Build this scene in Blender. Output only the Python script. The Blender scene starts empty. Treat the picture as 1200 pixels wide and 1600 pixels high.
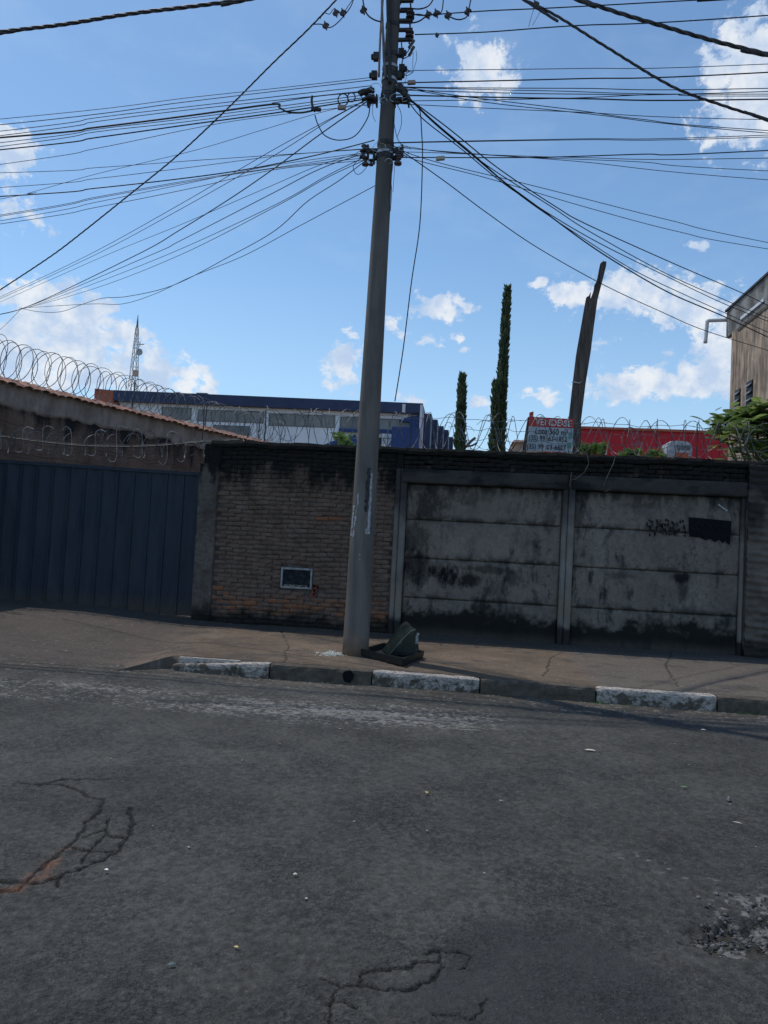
import bpy, bmesh, math, random
import numpy as np
from mathutils import Vector, Matrix, noise as mnoise
random.seed(7)
S = bpy.context.scene
C = S.collection
R = math.radians

# ------------------------------------------------------------------ camera
FPX = 1177.0                       # focal length in photo pixels (1200 wide)
YAW, PITCH, ROLL = R(6.0), R(2.5), R(3.0)
CAM = Vector((0, 0, 1.5))
Fw = Vector((-math.sin(YAW)*math.cos(PITCH), math.cos(YAW)*math.cos(PITCH), math.sin(PITCH)))
R0 = Vector((math.cos(YAW), math.sin(YAW), 0))
U0 = R0.cross(Fw)
Rt = R0*math.cos(ROLL) + U0*math.sin(ROLL)
Up = U0*math.cos(ROLL) - R0*math.sin(ROLL)
cd = bpy.data.cameras.new('camera'); cam = bpy.data.objects.new('camera', cd); C.objects.link(cam)
cd.sensor_fit = 'HORIZONTAL'; cd.sensor_width = 36; cd.lens = 36*FPX/1200
cd.clip_start = 0.05; cd.clip_end = 5000
mw = Matrix((Rt, Up, -Fw)).transposed().to_4x4(); mw.translation = CAM
cam.matrix_world = mw
S.camera = cam

# ------------------------------------------------------------------ sun, sky, exposure
SH_AZ = R(29); SUN_EL = R(65)
sd = Vector((math.cos(SH_AZ)*math.cos(SUN_EL), -math.sin(SH_AZ)*math.cos(SUN_EL), -math.sin(SUN_EL)))
sl = bpy.data.lights.new('sun', 'SUN'); sun = bpy.data.objects.new('sun', sl); C.objects.link(sun)
sl.energy = 2.3; sl.angle = R(0.6); sl.color = (1.0, 0.94, 0.86)
sun.rotation_euler = sd.to_track_quat('-Z', 'Y').to_euler(); sun.location = (-20, 12, 40)
S.view_settings.view_transform = 'Standard'; S.view_settings.look = 'None'
S.view_settings.exposure = 0.08; S.view_settings.gamma = 1; S.view_settings.use_curve_mapping = False
S.render.resolution_x = 768; S.render.resolution_y = 1024

def ray(px, py):
    return (Fw + Rt*((px-600)/FPX) + Up*((800-py)/FPX))
def atY(px, py, Y):
    d = ray(px, py); return CAM + d*((Y-CAM.y)/d.y)
def atZ(px, py, Z):
    d = ray(px, py); return CAM + d*((Z-CAM.z)/d.z)
def atX(px, py, X):
    d = ray(px, py); return CAM + d*((X-CAM.x)/d.x)
def atplane(px, py, p, n):
    d = ray(px, py); return CAM + d*((p-CAM).dot(n)/d.dot(n))

# ------------------------------------------------------------------ node helper
class NT:
    def __init__(s, tree):
        s.t = tree; s.t.nodes.clear()
    def n(s, typ, **k):
        nd = s.t.nodes.new(typ)
        for a, b in k.items(): setattr(nd, a, b)
        return nd
    def put(s, sock, v):
        if v is None: return
        if isinstance(v, bpy.types.NodeSocket): s.t.links.new(v, sock)
        elif isinstance(v, (tuple, list)) and sock.type == 'RGBA' and len(v) == 3: sock.default_value = (*v, 1)
        else: sock.default_value = v
    def math(s, op, a, b=None, c=None, clamp=False):
        nd = s.n('ShaderNodeMath', operation=op, use_clamp=clamp)
        s.put(nd.inputs[0], a); s.put(nd.inputs[1], b); s.put(nd.inputs[2], c); return nd.outputs[0]
    def vm(s, op, a, b=None):
        nd = s.n('ShaderNodeVectorMath', operation=op)
        s.put(nd.inputs[0], a); s.put(nd.inputs[1], b)
        return nd.outputs['Value'] if op in ('DOT_PRODUCT', 'LENGTH', 'DISTANCE') else nd.outputs[0]
    def mapr(s, v, a, b, c=0.0, d=1.0, smooth=True):
        nd = s.n('ShaderNodeMapRange'); nd.interpolation_type = 'SMOOTHSTEP' if smooth else 'LINEAR'
        s.put(nd.inputs[0], v)
        for i, x in zip((1, 2, 3, 4), (a, b, c, d)): s.put(nd.inputs[i], x)
        return nd.outputs[0]
    def noise(s, vec, scale, detail=4, rough=.55, dist=0.0):
        nd = s.n('ShaderNodeTexNoise'); s.put(nd.inputs['Vector'], vec)
        nd.inputs['Scale'].default_value = scale; nd.inputs['Detail'].default_value = detail
        nd.inputs['Roughness'].default_value = rough; nd.inputs['Distortion'].default_value = dist
        return nd.outputs['Fac']
    def voro(s, vec, scale, feature='F1', rnd=1.0):
        nd = s.n('ShaderNodeTexVoronoi', feature=feature); s.put(nd.inputs['Vector'], vec)
        nd.inputs['Scale'].default_value = scale; nd.inputs['Randomness'].default_value = rnd
        return nd.outputs['Distance']
    def mix(s, f, a, b, mode='MIX'):
        nd = s.n('ShaderNodeMix', data_type='RGBA', blend_type=mode)
        s.put(nd.inputs[0], f); s.put(nd.inputs[6], a); s.put(nd.inputs[7], b); return nd.outputs[2]
    def scale(s, vec, v3):
        return s.vm('MULTIPLY', vec, v3)
    def bump(s, h, strength=.4, dist=.01, normal=None):
        nd = s.n('ShaderNodeBump'); s.put(nd.inputs['Strength'], strength)
        nd.inputs['Distance'].default_value = dist; s.put(nd.inputs['Height'], h); s.put(nd.inputs['Normal'], normal)
        return nd.outputs[0]
    def pos(s): return s.n('ShaderNodeNewGeometry').outputs['Position']
    def obj(s): return s.n('ShaderNodeTexCoord').outputs['Object']
    def xyz(s, v):
        nd = s.n('ShaderNodeSeparateXYZ'); s.put(nd.inputs[0], v); return nd.outputs
    def attr(s, name):
        nd = s.n('ShaderNodeAttribute', attribute_name=name); return nd.outputs
    def rnd(s): return s.n('ShaderNodeObjectInfo').outputs['Random']

def material(name, fn):
    m = bpy.data.materials.new(name); m.use_nodes = True
    t = NT(m.node_tree); b = t.n('ShaderNodeBsdfPrincipled'); o = t.n('ShaderNodeOutputMaterial')
    m.node_tree.links.new(b.outputs[0], o.inputs[0])
    r = fn(t)
    t.put(b.inputs['Base Color'], r.get('c')); t.put(b.inputs['Roughness'], r.get('r', .8))
    t.put(b.inputs['Metallic'], r.get('m', 0.0)); t.put(b.inputs['Normal'], r.get('n'))
    t.put(b.inputs['Specular IOR Level'], r.get('s', .3))
    if 'a' in r: t.put(b.inputs['Alpha'], r['a'])
    if 'tr' in r: t.put(b.inputs['Transmission Weight'], r['tr'])
    return m

def simple(name, a, b, scale=6, rough=.7, metal=0., bump=.2, bscale=60, spec=.3, objspace=False, detail=5):
    def fn(t):
        p = t.obj() if objspace else t.pos()
        f = t.mapr(t.noise(p, scale, detail, .6), .35, .65)
        return dict(c=t.mix(f, a, b), r=rough, m=metal, s=spec,
                    n=t.bump(t.noise(p, bscale, 3), bump, .01))
    return material(name, fn)

MT = {}
# brick / mould family: world-space mould that thickens toward the wall top and foot
def wall_grime(t, p, base, top0=2.15, top1=2.6, k=1.0):
    x, y, z = t.xyz(p)
    n1 = t.noise(t.scale(p, (1.6, 1.6, 1.0)), 1.6, 6, .62)
    n2 = t.noise(t.scale(p, (9, 9, 1.3)), 1.3, 4, .6)
    zz = t.math('ADD', z, t.math('MULTIPLY', t.math('SUBTRACT', n1, .5), 1.5))
    zz = t.math('ADD', zz, t.math('MULTIPLY', t.math('SUBTRACT', n2, .5), .6))
    f = t.mapr(zz, top0, top1, 0, .95*k)
    spots = t.mapr(t.noise(p, 22, 4, .7), .5, .72)
    f = t.math('MAXIMUM', f, t.math('MULTIPLY', spots, .35))
    zb = t.math('ADD', z, t.math('MULTIPLY', t.math('SUBTRACT', t.noise(p, 3.5, 5, .6), .5), .55))
    fb = t.mapr(zb, .3, .52, .9*k, 0)
    return t.mix(t.math('MAXIMUM', f, fb), base, (.014, .015, .014))
def f_brick(t):
    p = t.pos(); x, y, z = t.xyz(p)
    n = t.noise(p, 5, 6, .65)
    r = t.rnd()
    c = t.mix(t.mapr(n, .3, .7), (.135, .088, .067), (.215, .15, .118))
    c = t.mix(t.math('MULTIPLY', t.math('GREATER_THAN', r, .985), .8), c, (.30, .12, .06))
    c = t.mix(t.mapr(r, 0, .35, .3, 0, False), c, (.09, .06, .05))
    c = t.mix(t.mapr(t.noise(p, 60, 3, .7), .55, .7, 0, .5), c, (.24, .21, .19))
    # bare red brick where the render dust has washed off near the foot
    zo = t.math('ADD', z, t.math('MULTIPLY', t.math('SUBTRACT', t.noise(p, 2.4, 4), .5), .5))
    band = t.math('MULTIPLY', t.mapr(zo, .34, .44), t.mapr(zo, .56, .7, 1, 0))
    band = t.math('MULTIPLY', band, t.mapr(t.noise(t.scale(p, (1, 1, 2.5)), 5, 4), .42, .58))
    c = t.mix(t.math('MULTIPLY', band, .85), c, (.33, .135, .065))
    c = wall_grime(t, p, c)
    h = t.math('ADD', t.noise(p, 45, 5, .7), t.math('MULTIPLY', t.noise(p, 12, 3), .8))
    return dict(c=c, r=.93, n=t.bump(h, .9, .02), s=.15)
MT['brick'] = material('old_brick', f_brick)
def f_mortar(t):
    p = t.pos()
    c = t.mix(t.mapr(t.noise(p, 8, 6), .35, .65), (.085, .07, .062), (.15, .125, .11))
    c = wall_grime(t, p, c)
    return dict(c=c, r=.95, n=t.bump(t.noise(p, 50, 5, .7), .8, .015), s=.1)
MT['mortar'] = material('mortar', f_mortar)
def f_render(t):
    p = t.pos()
    c = t.mix(t.mapr(t.noise(t.scale(p, (1, 1, .6)), 3, 7, .65), .3, .7), (.10, .082, .07), (.21, .178, .155))
    c = wall_grime(t, p, c)
    h = t.math('ADD', t.noise(p, 26, 6, .75), t.math('MULTIPLY', t.noise(p, 7, 4), 1.0))
    return dict(c=c, r=.95, n=t.bump(h, 1.0, .04), s=.1)
MT['render'] = material('rough_render', f_render)
def f_col(t):          # colour from the mesh attribute, fine grain on top
    p = t.pos(); a = t.attr('Col')[0]
    g = t.noise(p, 90, 4, .7)
    c = t.mix(1.0, a, t.mix(t.mapr(g, .3, .7), (.72, .72, .72), (1.2, 1.2, 1.2)), 'MULTIPLY')
    h = t.math('ADD', t.noise(p, 120, 4, .7), t.math('MULTIPLY', t.noise(p, 20, 4), .9))
    return dict(c=c, r=.9, n=t.bump(h, .55, .012), s=.2)
MT['col'] = material('stained_concrete', f_col)
def f_road(t):
    p = t.pos(); a = t.attr('Col')[0]
    g = t.noise(p, 110, 3, .75); pit = t.noise(p, 62, 3, .7, .3); g2 = t.noise(p, 1.6, 5, .6)
    rough_ = t.mapr(g2, .38, .62)                      # coarse, raveled patches against smoother worn ones
    c = t.mix(1.0, a, t.mix(t.mapr(g, .32, .68, smooth=False), (.64, .64, .64), (1.4, 1.385, 1.36)), 'MULTIPLY')
    pits = t.math('MULTIPLY', t.mapr(pit, .33, .43, 1, 0), t.math('ADD', t.math('MULTIPLY', rough_, .5), .35))
    c = t.mix(pits, c, (.014, .014, .014))  # shadow inside the pits painted into the asphalt colour
    fl = t.mapr(t.noise(p, 120, 2, .6), .68, .73)
    c = t.mix(t.math('MULTIPLY', fl, .6), c, (.24, .23, .215))
    h = t.math('ADD', t.math('MULTIPLY', t.mapr(pit, .3, .6), 1.0), t.math('MULTIPLY', g, .6))
    return dict(c=c, r=t.mapr(g, .3, .7, .7, .95), n=t.bump(h, t.mapr(g2, .35, .65, .45, .9), .010), s=.3)
MT['road'] = material('asphalt', f_road)
def f_pole(t):
    p = t.obj(); q = t.scale(p, (1, 1, .12)); x, y, z = t.xyz(p)
    c = t.mix(t.mapr(t.noise(q, 9, 6, .6), .3, .7), (.115, .100, .088), (.185, .162, .143))
    c = t.mix(t.mapr(t.noise(t.scale(p, (1, 1, .3)), 5, 5, .6), .5, .75, 0, .6), c, (.08, .075, .078))
    c = t.mix(t.mapr(z, 4.6, 6.2, 0, .45), c, (.06, .055, .055))
    c = t.mix(t.mapr(t.math('ADD', z, t.math('MULTIPLY', t.noise(p, 7), .3)), .25, .75, .55, 0), c, (.27, .17, .11))
    return dict(c=c, r=.85, n=t.bump(t.noise(p, 70, 4, .7), .35, .01), s=.25)
MT['pole'] = material('pole_concrete', f_pole)
MT['paperw'] = simple('torn_white_paper', (.50, .51, .53), (.22, .22, .23), 40, .8)
MT['paint_dark'] = simple('dark_paint', (.008, .009, .012), (.014, .015, .018), 30, .95, spec=.05)
def f_gate(t):
    p = t.pos(); x, y, z = t.xyz(p)
    c = t.mix(t.mapr(t.noise(t.scale(p, (3, 3, .6)), 2.5, 6, .6), .3, .7), (.012, .021, .036), (.024, .034, .049))
    c = t.mix(t.mapr(t.noise(p, 18, 5, .7), .6, .72, 0, .6), c, (.06, .055, .055))
    dz = t.math('ADD', z, t.math('MULTIPLY', t.math('SUBTRACT', t.noise(t.scale(p, (4, 4, 1)), 4, 5, .7), .5), .6))
    c = t.mix(t.mapr(dz, .3, .62, .75, 0), c, (.065, .048, .038))
    c = t.mix(t.mapr(t.noise(t.scale(p, (7, 7, .4)), 2, 4, .7), .58, .7, 0, .4), c, (.05, .045, .045))
    return dict(c=c, r=.6, m=.1, n=t.bump(t.noise(t.scale(p, (2, 2, .7)), 3, 4), .5, .04), s=.35)
MT['gate'] = material('blue_grey_steel', f_gate)
MT['black_metal'] = simple('weathered_dark_metal', (.035, .036, .038), (.07, .068, .066), 30, .6, .4)
MT['galv'] = simple('galvanised_steel', (.34, .35, .36), (.48, .49, .50), 25, .45, .7)
MT['razor'] = simple('razor_wire_steel', (.07, .07, .07), (.26, .26, .26), 14, .6, .2)
MT['razor_dull'] = simple('dull_razor_steel', (.25, .25, .25), (.40, .40, .40), 9, .6, .3)
MT['cable'] = simple('black_cable_sheath', (.012, .012, .014), (.03, .03, .034), 10, .55, bump=.05)
MT['cable_grey'] = simple('faded_grey_cable_sheath', (.05, .05, .055), (.09, .09, .095), 10, .6, bump=.05)
MT['insul'] = simple('brown_porcelain', (.045, .028, .024), (.07, .045, .04), 20, .3, bump=.05, spec=.5)
MT['box_pink'] = simple('faded_connector_plastic', (.32, .22, .18), (.40, .30, .26), 30, .6)
MT['box_tan'] = simple('tan_connector_plastic', (.42, .38, .30), (.5, .46, .38), 30, .6)
MT['glass'] = material('dusty_dark_glass', lambda t: dict(c=t.mix(t.mapr(t.noise(t.pos(), 14, 5), .4, .7), (.008, .012, .016), (.03, .035, .04)), r=.6, s=.15))
MT['alu'] = simple('dull_aluminium', (.20, .21, .22), (.33, .34, .35), 20, .45, .6)
MT['plastic'] = simple('black_plastic', (.006, .009, .009), (.012, .016, .016), 12, .45, bump=.08, spec=.5)
MT['plastic2'] = simple('dusty_black_plastic', (.005, .010, .009), (.015, .024, .021), 10, .26, bump=.1, spec=.6)
MT['glass_bits'] = simple('broken_glass', (.42, .50, .46), (.6, .66, .62), 60, .25, bump=.1, spec=.6)
def f_kerb(paint):
    def fn(t):
        p = t.pos(); x, y, z = t.xyz(p)
        c = t.mix(t.mapr(t.noise(p, 12, 6, .7), .3, .7), (.075, .062, .048), (.14, .118, .095))
        if paint:
            f = t.math('ADD', t.noise(p, 9, 8, .72), t.math('MULTIPLY', t.mapr(z, .09, .16, 0, 1, False), .20))
            f2 = t.mapr(t.noise(t.scale(p, (1, 1, 3)), 26, 5, .75), .38, .56)
            f = t.math('MULTIPLY', t.mapr(f, .46, .56), t.math('ADD', t.math('MULTIPLY', f2, .75), .25))
            w = t.mix(t.noise(p, 20, 4), (.34, .29, .255), (.62, .56, .50))
            c = t.mix(f, c, w)
            if paint == 2: pass
        return dict(c=c, r=.9, n=t.bump(t.noise(p, 55, 5, .7), .8, .02), s=.2)
    return fn
MT['kerb_w'] = material('whitewashed_kerb', f_kerb(1)); MT['kerb_d'] = material('dirty_kerb', f_kerb(0))
MT['tile'] = simple('terracotta', (.22, .12, .09), (.40, .22, .16), 5, .9, bump=.5, bscale=30)
def f_nwall(t):
    p = t.pos(); x, y, z = t.xyz(p)
    c = t.mix(t.mapr(t.noise(t.scale(p, (1, 1, .5)), 1.6, 8, .68), .3, .7), (.12, .078, .062), (.23, .155, .125))
    up = t.math('ADD', z, t.math('MULTIPLY', t.math('SUBTRACT', t.noise(t.scale(p, (2.5, 2.5, .5)), 1.4, 6, .65), .5), 2.4))
    c = t.mix(t.mapr(up, 3.0, 3.6, 0, .9), c, (.016, .018, .022))
    return dict(c=c, r=.95, n=t.bump(t.noise(p, 30, 6, .75), .9, .03), s=.1)
MT['nwall'] = material('sooty_brick', f_nwall)
def f_nrend(t):
    p = t.pos()
    c = t.mix(t.mapr(t.noise(t.scale(p, (2, 2, .8)), 2.2, 7, .65), .3, .7), (.22, .175, .15), (.38, .31, .27))
    return dict(c=c, r=.95, n=t.bump(t.noise(p, 26, 6, .75), .7, .03), s=.1)
MT['nrend'] = material('grey_brown_render', f_nrend)
def f_wood(t):
    p = t.obj(); q = t.scale(p, (14, 14, .8))
    c = t.mix(t.mapr(t.noise(q, 2.4, 6, .65), .3, .7), (.06, .048, .040), (.20, .162, .138))
    return dict(c=c, r=.9, n=t.bump(t.noise(q, 4, 5, .7), .9, .03), s=.15)
MT['wood'] = material('weathered_wood', f_wood)
MT['fwhite'] = simple('factory_white_paint', (.72, .74, .76), (.80, .82, .84), .4, .6, bump=.05)
MT['fblue'] = simple('factory_blue_paint', (.022, .050, .16), (.03, .062, .19), .5, .5, bump=.05)
MT['fnavy'] = simple('navy_metal_fascia', (.028, .042, .095), (.038, .055, .12), .6, .5, bump=.05)
MT['fred'] = simple('brick_red_cladding', (.40, .10, .05), (.46, .13, .07), .6, .6, bump=.05)
MT['fwin'] = simple('grey_window_pane', (.17, .175, .17), (.24, .24, .23), .8, .35, bump=.02, spec=.5)
MT['louver'] = simple('grey_louvre', (.12, .13, .14), (.18, .19, .2), 2, .5)
def f_redwall(t):
    p = t.pos(); x, y, z = t.xyz(p)
    w = t.math('SINE', t.math('MULTIPLY', x, 22.0))
    return dict(c=t.mix(t.noise(p, .8, 5), (.48, .014, .022), (.56, .022, .034)), r=.55, n=t.bump(w, .3, .03), s=.3)
MT['fscarlet'] = material('scarlet_cladding', f_redwall)
def f_tan(t):
    p = t.pos(); x, y, z = t.xyz(p)
    c = t.mix(t.mapr(t.noise(t.scale(p, (1, 1, .5)), 1.3, 6), .3, .7), (.47, .34, .24), (.58, .44, .33))
    st = t.math('ADD', t.math('MULTIPLY', t.noise(t.scale(p, (3.5, 3.5, .5)), 1.4, 7, .7), .6), t.math('MULTIPLY', t.noise(t.scale(p, (1, 1, .6)), 2.2, 8, .7), .4))
    f = t.math('MULTIPLY', t.mapr(st, .40, .58), t.mapr(z, 3.0, 7.0, .55, 1))
    c = t.mix(t.math('MULTIPLY', f, .75), c, (.09, .075, .068))
    return dict(c=c, r=.92, n=t.bump(t.noise(p, 20, 6, .7), .4, .03), s=.1)
MT['tan'] = material('streaked_ochre_render', f_tan)
MT['slab'] = simple('weathered_grey_concrete', (.10, .098, .095), (.30, .29, .275), 2.2, .92, bump=.5, bscale=25, detail=8)
MT['pvc'] = simple('white_pvc', (.62, .62, .62), (.74, .74, .74), 5, .45, bump=.03)
def leafmat(name, a, b, tr=.45):
    m = simple(name, a, b, 3.5, .6); nt = m.node_tree; pb_ = [n for n in nt.nodes if n.type == 'BSDF_PRINCIPLED'][0]; ou = [n for n in nt.nodes if n.type == 'OUTPUT_MATERIAL'][0]
    tl = nt.nodes.new('ShaderNodeBsdfTranslucent'); mx = nt.nodes.new('ShaderNodeMixShader'); mx.inputs[0].default_value = tr
    nt.links.new(pb_.inputs['Base Color'].links[0].from_socket, tl.inputs['Color']); nt.links.new(pb_.outputs[0], mx.inputs[1]); nt.links.new(tl.outputs[0], mx.inputs[2]); nt.links.new(mx.outputs[0], ou.inputs[0]); return m
MT['cyp'] = leafmat('cypress_leaf', (.07, .10, .052), (.13, .165, .09), .35)
MT['leaf'] = leafmat('feathery_leaf', (.19, .28, .07), (.33, .40, .13), .55)
MT['leafd'] = leafmat('dark_feathery_leaf', (.09, .16, .05), (.17, .24, .08), .45)
MT['shrub'] = leafmat('bright_shrub_leaf', (.10, .19, .035), (.16, .26, .06), .45)
MT['bark'] = simple('grey_bark', (.10, .085, .07), (.17, .15, .13), 10, .9)
MT['soil'] = simple('dry_soil', (.16, .09, .06), (.10, .09, .05), .5, .95, bump=.4, bscale=8)
MT['signw'] = simple('sign_white', (.42, .45, .48), (.52, .55, .58), 12, .5, bump=.02)
MT['signr'] = simple('sign_red', (.50, .035, .03), (.58, .06, .045), 12, .5, bump=.02)
MT['signk'] = simple('sign_black', (.02, .022, .028), (.03, .032, .038), 20, .5, bump=.02)
MT['signt'] = simple('sign_white_letter', (.62, .60, .60), (.70, .69, .69), 20, .5, bump=.02)
MT['signg'] = simple('sign_green', (.12, .30, .22), (.16, .36, .27), 20, .5, bump=.02)
MT['tank'] = simple('dirty_white_tank', (.30, .31, .32), (.50, .50, .50), 5, .6)
MT['shack'] = simple('peach_render', (.50, .34, .24), (.56, .40, .30), 2, .9)
MT['stone'] = simple('crushed_stone', (.03, .03, .028), (.17, .165, .155), 14, .9, bump=.4)
MT['litter'] = simple('dry_leaf_litter', (.22, .19, .14), (.48, .44, .36), 40, .8)
MT['weed'] = simple('kerb_weed', (.06, .13, .03), (.10, .18, .05), 10, .7)

# ------------------------------------------------------------------ world: sky and clouds
W = bpy.data.worlds.new('World'); S.world = W; W.use_nodes = True
t = NT(W.node_tree)
sky = t.n('ShaderNodeTexSky', sky_type='NISHITA'); sky.sun_disc = False
sky.sun_elevation = SUN_EL; sky.sun_rotation = -math.atan2(math.cos(SH_AZ), math.sin(SH_AZ))
sky.altitude = 800; sky.air_density = 1.0; sky.dust_density = .6; sky.ozone_density = 1.6
gv = t.vm('NORMALIZE', t.n('ShaderNodeTexCoord').outputs['Generated'])
gx, gy, gz = t.xyz(gv)
az = t.math('ARCTAN2', gx, gy); el = t.math('ARCSINE', gz)
cmb = t.n('ShaderNodeCombineXYZ'); t.put(cmb.inputs[0], az); t.put(cmb.inputs[1], el); ae = cmb.outputs[0]
def azel(px, py):
    d = ray(px, py).normalized(); return math.atan2(d.x, d.y), math.asin(d.z)
# cumulus heaps of the photographed sky: centre px, half sizes px, density
CL = [(755,110,58,42,.9),(735,85,30,30,.7),(1180,110,80,80,.9),(1215,170,110,60,1.),(1130,215,40,12,.45),
      (12,235,42,32,.9),(30,325,48,34,.5),(95,500,95,52,1.),(45,470,70,30,.85),(170,488,22,16,.9),(205,520,24,24,.8),
      (90,560,190,70,.85),(250,590,80,46,.85),(322,600,14,22,.85),(535,570,34,42,.9),(690,482,50,24,1.),(612,512,26,18,.7),
      (668,536,24,12,.6),(718,522,16,9,.6),(718,542,12,8,.6),(545,525,18,8,.7),(748,630,22,16,.8),(640,625,30,14,.6),
      (900,455,60,22,.9),(985,460,85,42,.95),(1080,480,80,38,.8),(1120,570,60,52,.9),(1020,600,110,28,.95),(1150,520,50,60,.8),
      (1093,387,22,8,.7),(835,443,26,11,.8),(850,617,36,12,.7),(938,537,30,10,.35),(825,612,14,9,.6)]
nz = t.noise(t.scale(ae, (1, 1.25, 1)), 40, 10, .66, .2)
nzl = t.noise(ae, 11, 3, .5)
warp = t.n('ShaderNodeTexNoise'); t.put(warp.inputs['Vector'], ae); warp.inputs['Scale'].default_value = 22; warp.inputs['Detail'].default_value = 4
aew = t.vm('ADD', ae, t.scale(t.vm('SUBTRACT', warp.outputs['Color'], (.5, .5, .5)), (.05, .04, 0)))
blob = None; shade = None
for (cx, cy, hx, hy, dn) in CL:
    a0, e0 = azel(cx, cy)
    sx = FPX/(hx*1.25); sy = FPX/(hy*1.25)
    v = t.scale(t.vm('SUBTRACT', aew, (a0, e0, 0)), (sx, sy, 0))
    b = t.math('MULTIPLY', t.math('SUBTRACT', 1.0, t.vm('LENGTH', v)), dn)
    blob = b if blob is None else t.math('SMOOTH_MAX', blob, b, .15)
# the same weather goes on round the rest of the sky
gen = t.math('SUBTRACT', t.math('MULTIPLY', t.noise(t.scale(gv, (1, 1, 1.8)), 3.2, 4, .55), 3.4), 1.75)
gen = t.math('MULTIPLY', gen, t.mapr(gz, .75, 1.0, 1, .6))
offm = t.math('MAXIMUM', t.mapr(t.math('ABSOLUTE', t.math('ADD', az, YAW)), .52, .75), t.mapr(el, .66, .85))
gen = t.math('SUBTRACT', gen, t.math('MULTIPLY', t.math('SUBTRACT', 1.0, offm), 3.0))
blob = t.math('MAXIMUM', blob, gen)
dens = t.mapr(t.math('ADD', blob, t.math('MULTIPLY', t.math('SUBTRACT', nz, .5), 1.9)), .17, .52)
thin = t.mapr(t.noise(t.scale(ae, (1, 2.2, 1)), 7, 6, .6), .45, .75, 0, .14)
low = t.mapr(el, .0, .40, .58, 0)
shn = t.mapr(t.noise(t.vm('ADD', ae, (.01, -.012, 0)), 24, 6, .6), .35, .68)
ccol = t.mix(shn, (.54, .68, .90), (.93, .96, 1.0))
strength = .148
bg1 = t.n('ShaderNodeBackground'); t.put(bg1.inputs[0], t.mix(1.0, sky.outputs[0], (.87, 1.02, 1.04), 'MULTIPLY')); bg1.inputs[1].default_value = strength
bg2 = t.n('ShaderNodeBackground'); t.put(bg2.inputs[0], ccol); bg2.inputs[1].default_value = .88
bg3 = t.n('ShaderNodeBackground'); bg3.inputs[0].default_value = (.56, .77, .98, 1); bg3.inputs[1].default_value = .84
m1 = t.n('ShaderNodeMixShader'); t.put(m1.inputs[0], t.math('MAXIMUM', low, thin))
W.node_tree.links.new(bg1.outputs[0], m1.inputs[1]); W.node_tree.links.new(bg3.outputs[0], m1.inputs[2])
m2 = t.n('ShaderNodeMixShader'); t.put(m2.inputs[0], t.math('MULTIPLY', dens, .93))
W.node_tree.links.new(m1.outputs[0], m2.inputs[1]); W.node_tree.links.new(bg2.outputs[0], m2.inputs[2])
wo = t.n('ShaderNodeOutputWorld'); W.node_tree.links.new(m2.outputs[0], wo.inputs[0])

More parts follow.
